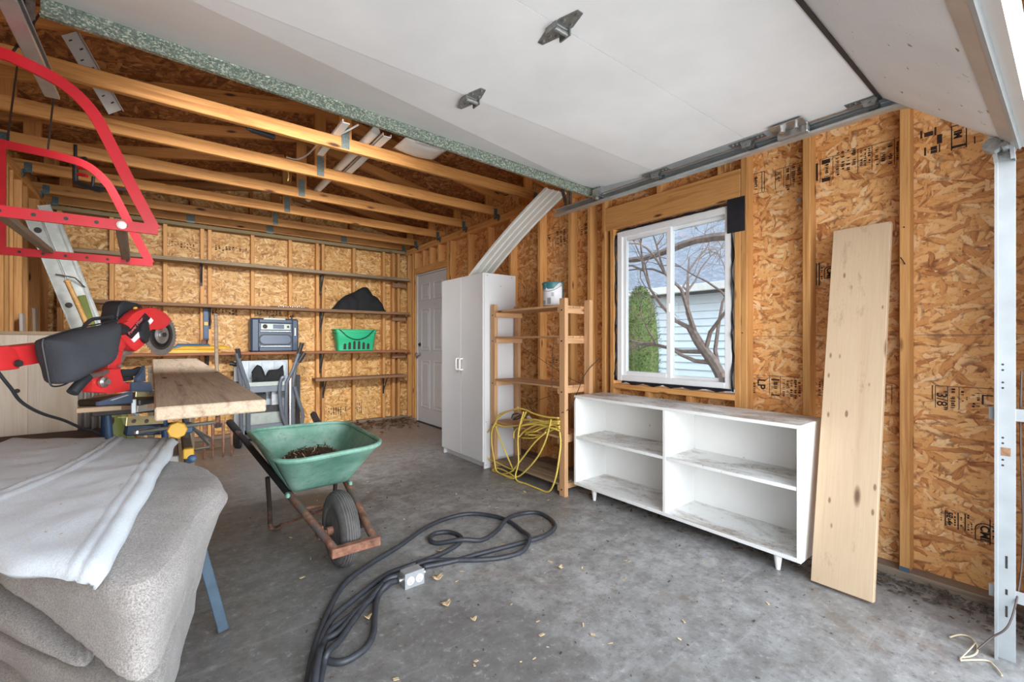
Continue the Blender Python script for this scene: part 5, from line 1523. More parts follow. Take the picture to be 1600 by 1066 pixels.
MB().tube([onD(303, 670, 2.2), onD(326, 694, 2.5)], .008, 8).tube([onD(303, 670, 2.2), onD(330, 686, 2.5)], .008, 8).tube([onD(302, 703, 2.4), onD(326, 699, 2.5)], .008, 8).build('cross_brace', M['chrome'], ss, True)
boxpart('cross_bar', (-.23, 2.30, .862), (.19, 2.34, .896), M['bracket_dark'], ss, .003)
boxpart('cross_bar', (-.23, 2.56, .862), (.19, 2.60, .896), M['bracket_dark'], ss, .003)

pk = thing('rough_plank', 'thick rough-sawn plank lying across the saw stand', 'plank', (.08, 3.0, .95))
pl0 = V((.113, 1.655, .936)); pl1 = V((.045, 4.52, .985))
board('plank', pl0, pl1, .288, .040, M['plank_rough'], pk, c=.004)
hz = thing('sawhorse', 'low dark timber sawhorse under the far end of the rough plank', 'sawhorse', (.05, 4.2, 0))
board('beam', (-.12, 4.25, .935), (.20, 4.25, .935), .05, .05, M['grey_wood'], hz)
for x in (-.10, .14):
    for dy in (-.2, .2): board('leg', (x, 4.25 + dy * .12, .91), (x, 4.25 + dy, 0), .06, .035, M['grey_wood'], hz, up=(1, 0, 0))

SO = V((-.022, 2.25, 1.175)); SU = V((.588, .809, 0)); SN = V((.809, -.588, 0))
def SP(px, py, off=0.0):
    r = _ray(px, py); p0 = SO + SN * off
    k = (p0 - CAMP).dot(SN) / r.dot(SN)
    return CAMP + r * k
saw = thing('mitre_saw', 'red sliding mitre saw with black dust bag on the plywood top', 'saw', (SO.x, SO.y, PLY))
def splate(name, m, pix, off, thick, parent=None, bev=0):
    b = MB(); b.prism([SP(px, py, off) for px, py in pix], -SN * thick)
    if bev:
        bmesh.ops.bevel(b.bm, geom=list(b.bm.edges), offset=bev, segments=2, profile=.6, affect='EDGES')
    return b.build(name, m, parent or saw, True, angle=35)
guard = splate('blade_guard', M['red_saw'], [(183, 504), (193, 509), (199, 500), (208, 491), (216, 486), (224, 483), (233, 481), (242, 481), (251, 484), (260, 490), (269, 500), (264, 508), (254, 516), (247, 513), (240, 512), (234, 514), (229, 520), (226, 530), (229, 537), (213, 550), (204, 543), (196, 534), (184, 519)], .035, .034, None, .006)
# blade with teeth
b = MB(); R_ = .085; nT = 40
ring = []
for k in range(nT * 2):
    a = math.pi * k / nT; rad = R_ if k % 2 == 0 else R_ - .006
    ring.append(SO + SU * (rad * math.cos(a + (.05 if k % 2 else 0))) + V((0, 0, rad * math.sin(a))))
b.prism(ring, -SN * .0022); bl = b.build('blade', M['blade'], saw)
MB().lathe([(0, .036), (.003, .036), (.005, .026), (.006, .026), (.006, .018), (.010, .016), (.011, .0)], SO, SN, 28).build('arbor_flange', M['steel'], saw, True)
MB().lathe([(.0012, .060), (.0018, .060), (.0018, .050), (.0012, .050)], SO, SN, 30).build('blade_ring', M['bracket_dark'], saw)
MB().lathe([(0, .010), (.015, .010), (.015, 0)], SO, SN, 6).build('arbor_bolt', M['bracket_dark'], saw)
splate('guard_link', M['black'], [(221, 517), (223, 507), (229, 500), (233, 504), (234, 514), (234, 525), (233, 533), (229, 537), (224, 531)], .050, .012, None, .002)
splate('label', M['label_black'], [(198, 523), (227.5, 489.5), (235, 497), (206.5, 530)], .0385, .004)
splate('label_strip', M['text_white'], [(206, 530), (219, 516), (222, 524), (210, 535)], .039, .004); splate('label_strip', M['text_white'], [(232, 502), (236, 496.5), (240, 501), (235, 507)], .039, .004)
t0 = SP(202.5, 524, .0405); t1 = SP(228, 494, .0405); xd = (t1 - t0).normalized(); yd = SN.cross(xd).normalized()
lt_ = text_mesh('Power Miter', .0165, t0, xd, yd, M['text_red'], saw, 'label_lettering')
# motor, handle
splate('motor_housing', M['black'], [(183, 516), (184, 496), (185, 478), (191, 471), (200, 470), (214, 474), (225, 479), (215, 487), (204, 496), (196, 505), (191, 515)], -.01, .06, None, .008)
p = SP(210.5, 482.5, -.005); MB().lathe([(0, .007), (.006, .007), (.008, .004), (.008, 0)], p, SN, 12).build('brush_cap', M['yellow'], saw, True)
# arm and column
splate('pivot_arm', M['red_saw'], [(176, 528), (184, 519), (197, 534), (192, 545), (188, 560), (190, 578), (168, 578), (172, 556)], .015, .045, None, .005)
p = SP(184.5, 537, .02); MB().lathe([(0, .024), (.008, .024), (.012, .014), (.014, .0)], p, SN, 20).build('pivot_boss', M['red_saw'], saw, True)
for q in ((179, 557), (186, 572), (187, 546)):
    p = SP(*q, .018); MB().lathe([(0, .007), (.007, .006), (.007, 0)], p, SN, 8).build('bolt_head', M['steel'], saw)
splate('lower_guard_spring', M['steel'], [(190, 548), (199, 541), (212, 549), (206, 553), (197, 555), (193, 566), (188, 568)], .0, .02, None, .002)
splate('turntable_housing', M['red_saw'], [(144, 590), (160, 577), (190, 576), (191, 600), (204, 597), (204, 610), (192, 613), (172, 615), (144, 613)], .05, .035, None, .006)
p = SP(160, 597, .055); MB().lathe([(0, .018), (.008, .018), (.012, .010), (.02, .009), (.02, 0)], p, SN, 14).build('lock_bolt', M['steel'], saw, True)
MB().tube([SP(134, 588, .08), SP(150, 586, .08), SP(166, 581, .06)], .009, 8).build('lever_rod', M['steel'], saw, True)
MB().tube([SP(113, 614, .09), SP(124, 601, .09), SP(136, 589, .085)], .015, 10, smooth=4).build('lever_grip', M['black'], saw, True)
# slide rails to the rear
splate('slide_arm', M['red_saw'], [(-30, 546), (20, 542), (95, 534), (95, 563), (30, 573), (-30, 579)], .02, .06, None, .005)
splate('slide_cover', M['red_saw'], [(-40, 545), (14, 540), (26, 547), (33, 562), (33, 577), (-40, 584)], .03, .08, None, .008)
p = SP(28, 568, .035); MB().lathe([(0, .010), (.006, .009), (.006, 0)], p, SN, 12).build('cover_screw', M['bracket_dark'], saw)
MB().cyl(SP(60, 556, -.01), SP(180, 545, -.01), .012, n=12).build('slide_rod', M['steel'], saw, True)
# dust bag, cloth pillow with soft edges
outl = [(66, 533), (74, 527), (92, 521), (112, 515), (140, 509), (166, 504), (180, 501), (184, 505), (183, 517), (178, 540), (174, 560), (166, 571), (150, 578), (130, 586), (112, 595), (98, 602), (84, 604), (78, 599), (74, 580), (69, 555)]
cen = V((sum(p[0] for p in outl) / len(outl), sum(p[1] for p in outl) / len(outl), 0))
oc = catmull([V((x, y, 0)) for x, y in outl], 3, True)
rows = []
for q in oc:
    row = []
    for j in range(17):
        s = math.pi * j / 16
        f = math.sin(s) ** .45 if 0 < j < 16 else 0
        pp = cen.lerp(q, f * .93)
        off = .085 + .052 * math.cos(s) * 1.0
        w = SP(pp.x, pp.y, .085)
        w = w + SN * (off - .085)
        nz = mnoise.noise(w * 9) * .012 + mnoise.noise(w * 22) * .004
        row.append(w + SN * nz * math.sin(s))
    rows.append(row)
b = MB(); b.grid(rows, True); bmesh.ops.remove_doubles(b.bm, verts=b.bm.verts, dist=1e-5)
bag = b.build('dust_bag', M['bag'], saw, True, angle=180)
MB().tube([SP(x, y, .085) for x, y in outl], .0025, 5, True, smooth=3).build('seam', M['black'], bag)
MB().cyl(SP(176, 512, .06), SP(196, 517, .0), .020, .024, 14).build('dust_port', M['black'], saw, True)
# base, fence, table
splate('fence', M['slate'], [(214, 590), (222, 582), (227, 571), (228, 596), (214, 598)], .04, .012, None, .001)
splate('fence', M['black'], [(190, 577), (212, 577), (221, 573), (222, 581), (214, 588), (192, 588)], .02, .014, None, .001)
splate('fence_bracket', M['bracket_dark'], [(190, 588), (209, 588), (209, 594), (190, 597)], .01, .03, None, .002)
splate('saw_table', M['slate'], [(206, 597), (236, 597), (240, 612), (206, 612)], .05, .04, None, .004)
splate('base_foot', M['slate'], [(155, 628), (200, 614), (208, 612), (208, 630), (155, 634.5)], .075, .012, None, .003)
splate('base_rib', M['metal_sheet'], [(172, 625.5), (199, 617), (202, 617.5), (176, 626)], .077, .004)
b = MB(); lo = SO.copy(); 
b.obox(V((SO.x - .06, SO.y + .02, PLY + .012)), (.30, .22, .022), Matrix.Rotation(math.radians(54), 3, 'Z'), .004); b.build('base_plate', M['bracket_dark'], saw)
# power lead of the saw
MB().tube([SP(186, 497, -.03), SP(176, 495, -.03), SP(160, 497, -.02), SP(145, 499, -.01), SP(136, 505, 0), SP(131, 512, .02)], .006, 8, smooth=5).tube([SP(172, 496, -.03), SP(190, 497, -.03)], .009, 8).build('lead', M['cord_black'], saw, True)
sc2 = thing('saw_lead', 'black power lead sagging in front of the pine box', 'cord', (-.4, 2.3, .9))
MB().tube([onD(-30, 545, 1.45), onD(2, 588, 1.5), onD(18, 608, 1.53), onD(30, 625, 1.56), (onD(48, 638, 1.6)), onD(70, 648, 1.66), onD(100, 657, 1.74), onD(125, 668, 1.84), onD(146, 674, 1.9), onD(160, 684, 1.95)], .0055, 8, smooth=5).build('lead', M['cord_black'], sc2, True)
gr = thing('green_roll', 'dull green cloth roll standing in the shade under the plywood', 'roll', (-.35, 3.3, 0))
a = onD(168, 640, 2.75); c = onD(182, 700, 2.72)
dd = (c - a); low = a + dd * ((.01 - a.z) / dd.z)
MB().tube([a, a.lerp(low, .5), low], .055, 14).build('roll', M['olive'], gr, True)

# ================================================================== FOLDING WORKBENCH AND BLANKETS
wbn = thing('folding_workbench', 'folding workbench with blue legs and yellow-tipped jaws under the blankets', 'workbench', (-.2, 1.95, 0))
ja = onD(294, 706, 1.88); jb = onD(288, 668, 2.35)
jd = (jb - ja); jd.z = 0; jd.normalize(); js = V((jd.y, -jd.x, 0))
JZ = .60
jf = onZ(294, 700, .665)
def jaw(off, m, name, l0, l1, w, z0, z1, bev=.004):
    c = jf + js * off
    p = V((c.x, c.y, (z0 + z1) / 2)) + jd * l0; q = V((c.x, c.y, (z0 + z1) / 2)) + jd * l1
    return MB().beam(p, q, w, z1 - z0, bev=bev).build(name, m, wbn)
jw = jaw(0, M['grey_wood'], 'jaw', .0, .50, .038, .625, .665)
jaw(0, M['yellow'], 'jaw_tip', -.035, .002, .040, .622, .667)
jaw(-.055, M['metal_sheet'], 'side_rail', .02, .52, .045, .59, .632)
p = onD(300, 717, 1.78)
MB().lathe([(0, .012), (.006, .016), (.022, .016), (.026, .010), (.026, 0)], p, (CAMP - p).normalized(), 16).build('crank_end', M['blue_dark'], wbn, True)
def bleg(p, q):
    lg = MB().beam(p, q, .036, .022, up=(0, -1, 0), bev=.003).build('leg', M['blue'], wbn)
    d = (V(q) - V(p)).normalized()
    MB().beam(V(q) - d * .02, V(q) + d * .002, .038, .024, up=(0, -1, 0), bev=.003).build('foot', M['blue'], lg)
bleg((.055, 2.055, .56), (.172, 2.075, .012)); bleg((-.62, 2.1, .56), (-.74, 2.12, .012)); bleg((-.02, 2.45, .56), (.06, 2.50, .012)); bleg((-.62, 2.42, .56), (-.72, 2.50, .012))
MB().beam((-.62, 2.06, .575), (.05, 2.04, .575), .05, .04, bev=.004).beam((-.62, 2.42, .575), (-.02, 2.42, .575), .05, .04, bev=.004).build('frame_bar', M['blue_dark'], wbn)
MB().box((-.62, 1.95, .595), (-.04, 2.36, .62), .004).build('bench_top', M['grey_wood'], wbn)
p = onD(327, 822, 1.70)
MB().obox(p, (.03, .03, .05), None, .006).build('leg_joint', M['blue_dark'], wbn)
MB().beam(onD(195, 672, 2.0), onD(300, 668, 2.2), .05, .05, bev=.005).build('frame_bar', M['blue_dark'], wbn)

def blanket(name, m, levels, noise_amp, noise_s, top_bulge, parent, seed=0, crease=None, n_top=14, topz=None):
    """draped cloth: closed loops of corner points from the top edge downwards; creases push inwards"""
    K = 10
    loops = []
    for pts in levels:
        loops.append(catmull([V(p) for p in pts], K, True))
    n = len(loops[0])
    c = V((sum(p.x for p in loops[0]) / n, sum(p.y for p in loops[0]) / n, sum(p.z for p in loops[0]) / n))
    # vertical resampling
    side = []
    sub = 34
    for a, b_ in zip(range(len(loops) - 1), range(1, len(loops))):
        for s in range(sub):
            t = s / sub
            side.append([loops[a][i].lerp(loops[b_][i], t) for i in range(n)])
    side.append(loops[-1])
    top = []
    for k in range(n_top):
        f = k / n_top
        top.append([c.lerp(p, f) + V((0, 0, top_bulge * (1 - f * f))) for p in loops[0]])
    rows = top + side
    out = []
    for ri, row in enumerate(rows):
        orow = []
        for i, p in enumerate(row):
            rad = (p - c); rad.z = 0
            if rad.length > 1e-5: rad.normalize()
            q = p.copy()
            nz = mnoise.noise(p * noise_s + V((seed, 0, 0))) * noise_amp + mnoise.noise(p * noise_s * 3.1 + V((0, seed, 0))) * noise_amp * .35
            if ri < n_top: q.z += nz * .7
            else: q += rad * nz
            if crease and ri >= n_top - 2: q += rad * crease(i / n, q)
            orow.append(q)
        out.append(orow + [orow[0]])
    b = MB(); b.grid(out)
    bmesh.ops.remove_doubles(b.bm, verts=b.bm.verts, dist=1e-5)
    return b.build(name, m, parent, True, angle=180)

fb = thing('grey_felt_blanket', 'thick grey felt blankets heaped over the folding workbench', 'blanket', (-.25, 1.75, .2))
# corners: far right, front, left-front, left-back, back
topc = [(.150, 1.80), (.075, 1.42), (-.030, 1.07), (-.20, 1.30), (-.42, 1.66), (-.75, 2.10), (-.60, 2.46), (-.25, 2.38), (.02, 2.14)]
def lvl(z, f, sh=None):
    cx_, cy_ = -.25, 1.80
    return [(cx_ + (x - cx_) * f + (sh[k][0] if sh else 0), cy_ + (y - cy_) * f + (sh[k][1] if sh else 0), z + (sh[k][2] if sh else 0)) for k, (x, y) in enumerate(topc)]
zs = [.012, .005, 0, 0, 0, 0, 0, 0, 0]
pull = lambda a: [(-.035 * a, -.01 * a, 0), (-.03 * a, 0, 0), (0, 0, 0)] + [(0, 0, 0)] * 6
LV = [lvl(.690, .955), lvl(.655, 1.0), lvl(.56, .985, pull(.8)), lvl(.42, .975, pull(1.6)), lvl(.25, .96, pull(2.2)), lvl(.12, .93, pull(2.6))]
def crs(u, p):
    # folds: two long creases that run up the left-hand face and die out towards the front corner
    d = 0.0
    s = (p.x + .03) / -.36                      # 0 at the front corner, 1 at the left
    if p.y < 2.0 and p.x < .03:
        s = max(0, min(1.3, s))
        z1 = .545 + .075 * s - .12 * (1 - s) ** 2 * .5
        z2 = .500 + .005 * s
        amp = min(1, s * 3 + .25)
        d -= .20 * amp * math.exp(-((p.z - z1) / .011) ** 2)
        d -= .17 * amp * math.exp(-((p.z - z2) / .009) ** 2)
        d += .030 * math.exp(-((p.z - (z1 + z2) / 2) / .03) ** 2) * amp
        d -= .07 * max(0, s - .45) * math.exp(-((p.z - .41) / .02) ** 2) * 2
        z4 = .40 + .06 * (1 - s)
        d -= .028 * math.exp(-((p.z - z4) / .012) ** 2) * max(0, 1 - s * 2.2)
    return d
blanket('felt', M['felt'], LV, .020, 5.0, .03, fb, 3, crs, topz=.7)

bb2 = thing('pale_blue_blanket', 'pale blue fleece blanket folded flat on top of the grey felt', 'blanket', (-.3, 1.95, .74))
A_, B_, C__, D_ = V((.030, 2.37, .735)), V((-.100, 1.098, .722)), V((-.60, 1.68, .735)), V((-.52, 2.76, .745))
def qd(u, v): return A_.lerp(B_, v).lerp(D_.lerp(C__, v), u)
rows_t = []; N1, N2 = 90, 50
b = MB()
def bz(p, edge):
    h = .012 * mnoise.noise(p * 3.5) + .006 * mnoise.noise(p * 11)
    return h
def hem(u, v):
    # two rounded fold ridges across the cloth and a stitched hem along the right edge
    uu = u + .05 * math.sin(v * 4.2) - .04 * v * v
    r = .008 * math.exp(-((uu - .34 - .22 * v) / .012) ** 2) + .008 * math.exp(-((uu - .375 - .23 * v) / .012) ** 2)
    r += .006 * math.exp(-((u - .035) / .008) ** 2) + .006 * math.exp(-((u - .075) / .008) ** 2)
    return r
sup = []
for i in range(N1 + 1):
    u = i / N1; row = []
    for j in range(N2 + 1):
        v = j / N2
        p = qd(u, v)
        e_ = min(u, 1 - u, v, 1 - v)
        drop = .020 * (1 - min(1, e_ / .03)) ** 2
        wob = .012 * mnoise.noise(V((u * 6, v * 6, 2))) if e_ < .02 else 0
        p = p + V((wob, wob, bz(p, e_) + hem(u, v) - drop + .018 * math.sin(v * 3.1) * .4))
        row.append(p)
    sup.append(row)
b.grid(sup); b.build('fleece', M['fleece'], bb2, True, angle=180, solid=.016)
r = random.Random(9)
b = MB()
for k in range(46):
    u, v = r.uniform(.03, .95), r.uniform(.05, .95)
    p = sup[int(u * N1)][int(v * N2)] + V((0, 0, .011))
    a = r.uniform(0, 6.28); l = r.uniform(.002, .007)
    b.beam(p, p + V((math.cos(a) * l, math.sin(a) * l, .001)), .002, .001)
tag(b.build('wood_chips', M['leaf_tan'], bb2), kind='stuff')

# ================================================================== WHEELBARROW
wh = thing('wheelbarrow', 'green wheelbarrow with rusty tubular frame on the concrete floor', 'wheelbarrow', (.70, 2.8, 0))
FL, FR = V((.612, 2.115, .178)), V((.795, 2.118, .178)); HL, HR = V((.350, 3.70, .565)), V((.905, 3.70, .565))
for f, h in ((FL, HL), (FR, HR)):
    m1 = f.lerp(h, .20); m2 = f.lerp(h, .86)
    MB().tube([f, m1, f.lerp(h, .34)], .019, 12).build('frame_tube', M['rust_pipe'], wh, True)
    MB().tube([f.lerp(h, .335), m2, h], .0185, 12).build('handle_tube', M['dark_tube'], wh, True)
    MB().tube([f.lerp(h, .90), h + (h - f).normalized() * .02], .024, 12).build('grip', M['black'], wh, True)
MB().beam(FL + V((-.024, -.006, -.004)), FR + V((.024, -.006, -.004)), .042, .042, bev=.004).build('front_bar', M['rust'], wh)
wcn = V((.700, 2.335, .188)); wax = V((1, .06, 0)).normalized()
prof = []
for k in range(25):
    a = math.pi * (k / 24) * 1.30 - math.pi * .15
    prof.append((-.047 * math.cos(a), .128 + .060 * max(-.35, math.sin(a))))
wm = MB(); wm.lathe(prof, wcn, wax, 40); tyre = wm.build('tyre', M['rubber'], wh, True)
b = MB()
for off in (-.030, -.020, -.010, 0, .010, .020, .030):
    rad = .128 + .060 * math.sqrt(max(0, 1 - (off / .047) ** 2)) + .0005
    b.tube([wcn + wax * off + V((-wax.y, wax.x, 0)) * rad * math.cos(a) + V((0, 0, rad * math.sin(a))) for a in [2 * math.pi * k / 40 for k in range(40)]], .0034, 5, True)
b.build('tread_rib', M['rubber'], tyre, True)
MB().lathe([(-.034, .118), (-.036, .112), (-.022, .100), (-.015, .05), (-.03, .035), (-.03, .0)], wcn, wax, 28).lathe([(.034, .118), (.036, .112), (.022, .100), (.015, .05), (.03, .035), (.03, .0)], wcn, wax, 28).build('wheel_rim', M['rust'], wh, True)
MB().cyl(wcn - wax * .115, wcn + wax * .115, .010, n=10).cyl(wcn - wax * .07, wcn - wax * .03, .022, n=12).cyl(wcn + wax * .03, wcn + wax * .07, .022, n=12).build('axle', M['rust'], wh, True)
for s in (-1, 1):
    p = wcn + wax * s * .105
    MB().box(p + V((-.012, -.03, -.02)), p + V((.012, .03, .045)), .003).build('axle_bracket', M['rust_dark'], wh)
# legs and braces
MB().tube([(.462, 2.94, .345), (.482, 3.0, .15), (.490, 3.02, .03), (.505, 3.015, .010), (.530, 3.0, .012), (.545, 2.985, .028)], .013, 10, smooth=4).build('leg', M['rust_dark'], wh, True)
MB().tube([(.858, 2.94, .375), (.862, 3.0, .15), (.862, 3.02, .03), (.850, 3.015, .010), (.825, 3.0, .012), (.812, 2.985, .028)], .013, 10, smooth=4).build('leg', M['rust_dark'], wh, True)
MB().tube([(.545, 2.985, .028), (.80, 2.55, .245)], .007, 8).tube([(.812, 2.985, .028), (.56, 2.55, .245)], .007, 8).tube([(.545, 2.55, .25), (.80, 2.55, .25)], .009, 8).build('leg_brace', M['rust'], wh, True)
for x in (.505, .835): MB().obox((x, 2.61, .322), (.02, .04, .025), None, .006).build('tray_mount', M['tray'], wh)
# tray
def rrq(c4, z, rad=.09, n=6):
    """rounded quadrilateral from four corners (fl, fr, br, bl)"""
    out = []
    for k in range(4):
        p = V((*c4[k], z)); a = V((*c4[k - 1], z)); c = V((*c4[(k + 1) % 4], z))
        d0 = (a - p).normalized() * rad; d1 = (c - p).normalized() * rad
        for i in range(n):
            t = i / (n - 1)
            out.append((p + d0) * (1 - t) ** 2 + p * 2 * t * (1 - t) + (p + d1) * t * t)
    return out
rim4 = [(.402, 2.285), (.955, 2.36), (.985, 3.20), (.392, 3.275)]
bot4 = [(.525, 2.58), (.835, 2.60), (.85, 3.00), (.515, 3.02)]
rows = []
for k in range(13):
    t = k / 12
    c4 = [(bot4[i][0] + (rim4[i][0] - bot4[i][0]) * t, bot4[i][1] + (rim4[i][1] - bot4[i][1]) * t) for i in range(4)]
    rg = rrq(c4, 0, .05 + .10 * t)
    for p in rg: p.z = .340 + (.232 * t) + .012 * math.sin((p.y - 2.3) * 3) * t
    rows.append(rg + [rg[0]])
cen_ = V((.68, 2.80, .337))
fill = [[cen_.lerp(p, f) + V((0, 0, -.004 * (1 - f))) for p in rows[0]] for f in (0.001, .35, .7, .93)]
lift = rows[0]
b = MB(); b.grid(fill + rows)
tray = b.build('tray', M['tray'], wh, True, solid=.004, angle=60)
MB().tube([p + V((0, 0, .001)) for p in rows[-1][:-1]], .013, 8, True).build('rolled_rim', M['tray'], tray, True)
for px_, py_ in ((488, 689), (497, 681), (508, 678), (412, 702)):
    p = onD(px_, py_, 3.05)
r = random.Random(4)
def heap(x, y):
    u = (x - .70) / .20; v = (y - 2.93) / .26
    e_ = max(0, 1 - u * u - v * v)
    return .342 + .125 * e_ ** .8 * (1 + .35 * mnoise.noise(V((x * 14, y * 14, 0)))) + .05 * max(0, u) * e_
rows = []
for i in range(25):
    a = 2 * math.pi * i / 24
    rows.append([V((.70 + .195 * f * math.cos(a), 2.93 + .255 * f * math.sin(a), 0)) for f in [k / 10 for k in range(11)]])
for row in rows:
    for p in row: p.z = heap(p.x, p.y) - .006
b = MB(); b.grid(rows); b.build('soil_mound', M['lath'], tray, True, angle=180)
for nm, m, cnt, lo, hi in (('leaf_litter', M['debris'], 900, .006, .040), ('pale_leaf_litter', M['leaf_tan'], 60, .006, .022)):
    b = MB()
    for k in range(cnt):
        a = r.uniform(0, 6.28); q = r.random() ** .42 * 1.12
        x = .70 + .19 * q * math.cos(a); y = 2.93 + .25 * q * math.sin(a)
        p = V((x, y, heap(x, y) + .004))
        l = r.uniform(lo, hi); a2 = r.uniform(0, 6.28)
        b.beam(p, p + V((math.cos(a2) * l, math.sin(a2) * l, r.uniform(-.006, .022))), r.uniform(.002, .010), .002)
    tag(b.build(nm, m, tray), kind='stuff')

# ================================================================== YELLOW EXTENSION CORD HANGING FROM THE PINE SHELF UNIT
yc = thing('yellow_extension_cord', 'tangled yellow extension cord hanging from the pine shelf unit', 'cord', (2.26, 2.8, .45))
def YZ(zx, zy, x=2.262): return onX(750 + zx * .15, 630 + zy * .15, x)
r = random.Random(2)
def ycord(pts, x=2.262, jit=.010):
    ps = []
    for zx, zy in pts:
        p = YZ(zx, zy, x + r.uniform(-jit, jit)); p.z = max(p.z, .009); ps.append(p)
    MB().tube(ps, .0068, 7, smooth=6).build('cord_loop', M['cord_yellow'], yc, True, angle=180)
ycord([(830, 300), (840, 420), (825, 560), (790, 770), (720, 920), (600, 970), (480, 930), (390, 860), (370, 750), (400, 620), (395, 400), (410, 250), (455, 90)], 2.25)
ycord([(740, 170), (720, 260), (680, 400), (600, 560), (480, 700), (380, 770), (250, 770), (170, 700), (150, 600), (125, 450), (120, 330), (150, 220), (230, 120), (380, 60), (470, 70), (560, 110), (690, 145), (820, 155)], 2.26)
ycord([(830, 195), (600, 200), (430, 230), (250, 245), (180, 230), (90, 290), (45, 380), (40, 480), (90, 580), (160, 610), (260, 660), (350, 700)], 2.27)
ycord([(350, 710), (300, 590), (240, 450), (190, 320), (165, 220), (200, 120), (330, 75), (400, 45)], 2.262)
ycord([(690, 300), (560, 420), (430, 590), (330, 710), (230, 790), (170, 790), (130, 730), (140, 690), (190, 680), (280, 715), (360, 770), (330, 830), (240, 835), (150, 770), (140, 690)], 2.255)
for pts in ([(430, 360), (560, 365), (690, 310), (830, 240)], [(430, 240), (560, 190), (700, 185), (830, 190)], [(390, 370), (480, 280), (620, 220), (825, 215)], [(470, 330), (600, 260), (760, 230), (830, 265)],
            [(480, 90), (430, 210), (400, 330), (410, 350)], [(440, 300), (560, 300), (680, 250), (800, 270)], [(500, 330), (640, 330), (720, 260), (830, 290)], [(420, 180), (560, 170), (700, 200), (820, 180)], [(350, 370), (360, 290), (430, 240), (560, 220), (700, 240), (790, 200)]):
    ycord(pts, 2.28, .018)
MB().cyl(YZ(505, 150, 2.33), YZ(540, 185, 2.30), .016, .012, 10).build('plug', M['text_white'], yc, True)
kc_ = thing('black_lead', 'short black lead curled on the shelf behind the yellow cord', 'cord', (2.36, 2.95, .45))
MB().tube([YZ(330, 160, 2.36), YZ(345, 120, 2.38), YZ(400, 110, 2.40), YZ(430, 140, 2.42), YZ(390, 165, 2.36), YZ(345, 170, 2.33), YZ(420, 130, 2.34), YZ(470, 150, 2.36)], .006, 7, smooth=6).build('lead', M['cord_black'], kc_, True)

# ================================================================== BLACK POWER CORD WITH OUTLET BOX ON THE FLOOR
bcd = thing('black_power_cord', 'heavy black extension cord with metal outlet box looped on the floor', 'cord', (1.1, 2.0, 0))
CR = .0125
def FZ(zx, zy, z=CR): return onZ(450 + zx * .287, 760 + zy * .287, z)
def fcord(pts, lift=()):
    ps = []
    for i, q in enumerate(pts):
        p = FZ(q[0], q[1]); 
        if len(q) > 2: p.z += q[2]
        ps.append(p)
    MB().tube(ps, CR, 10, smooth=7).build('cord_run', M['cord_black'], bcd, True, angle=180)
UP = .022
fcord([(95, 1200), (110, 1060), (140, 900), (190, 750), (260, 600), (330, 510), (450, 420), (600, 330), (760, 220), (900, 165), (1030, 150), (1180, 180), (1270, 240), (1315, 300, UP), (1280, 350), (1180, 385), (1050, 400), (900, 402), (780, 405), (700, 428)])
fcord([(120, 1200), (135, 1060, UP), (150, 950), (180, 830), (240, 720), (330, 640), (430, 560), (540, 480), (640, 440), (740, 405), (840, 365), (925, 315), (940, 275), (880, 250), (800, 258), (772, 285), (810, 310), (950, 312, UP), (1060, 292), (1140, 240), (1195, 195, UP), (1270, 150), (1360, 145), (1430, 180), (1453, 225), (1400, 268), (1310, 298, 0), (1150, 340), (1000, 380), (900, 408), (735, 440)])
fcord([(130, 1180), (165, 1000, UP * 2), (190, 870), (230, 790), (330, 715), (430, 635), (520, 560), (592, 520, .012)])
fcord([(592, 532, .014), (540, 560, UP), (490, 600), (472, 700), (465, 800), (430, 870), (380, 915), (300, 955), (222, 950), (186, 900), (200, 840), (280, 790), (380, 670), (450, 600), (540, 540, UP * 1.2), (594, 524, .03)])
fcord([(150, 1200), (190, 980), (222, 930, UP), (280, 840), (350, 740), (440, 620), (520, 555, .02)])
oa = onZ(633, 922, 0); ob = onZ(662, 911, 0)
od = (ob - oa).normalized(); on_ = V((-od.y, od.x, 0)); ow = (ob - oa).length
oc_ = (oa + ob) / 2 + on_ * .03 + V((0, 0, .035))
rot = Matrix((od, on_, V((0, 0, 1)))).transposed()
box_ = MB().obox(oc_, (ow, .06, .068), rot, .004).build('outlet_box', M['box_grey'], bcd)
MB().obox(oc_ - on_ * .032, (ow + .004, .004, .072), rot, .0015).build('face_plate', M['plate_grey'], box_)
for s in (-1, 1):
    c = oc_ - on_ * .0345 + od * s * ow * .24
    MB().lathe([(0, .019), (.003, .019), (.004, .016), (.004, 0)], c, -on_, 18).build('receptacle', M['white_plastic'], box_, True)
    b = MB()
    for q in (-.006, .006): b.obox(c - on_ * .004 + od * q + V((0, 0, .004)), (.002, .002, .007), rot)
    b.obox(c - on_ * .004 + V((0, 0, -.008)), (.004, .002, .004), rot); b.build('slot', M['bracket_dark'], box_)
for z in (.0,): MB().cyl(oc_ - od * (ow / 2 + .018), oc_ - od * ow / 2, .012, n=10).cyl(oc_ + od * (ow / 2), oc_ + od * (ow / 2 + .02), .012, n=10).build('cable_clamp', M['steel'], box_, True)

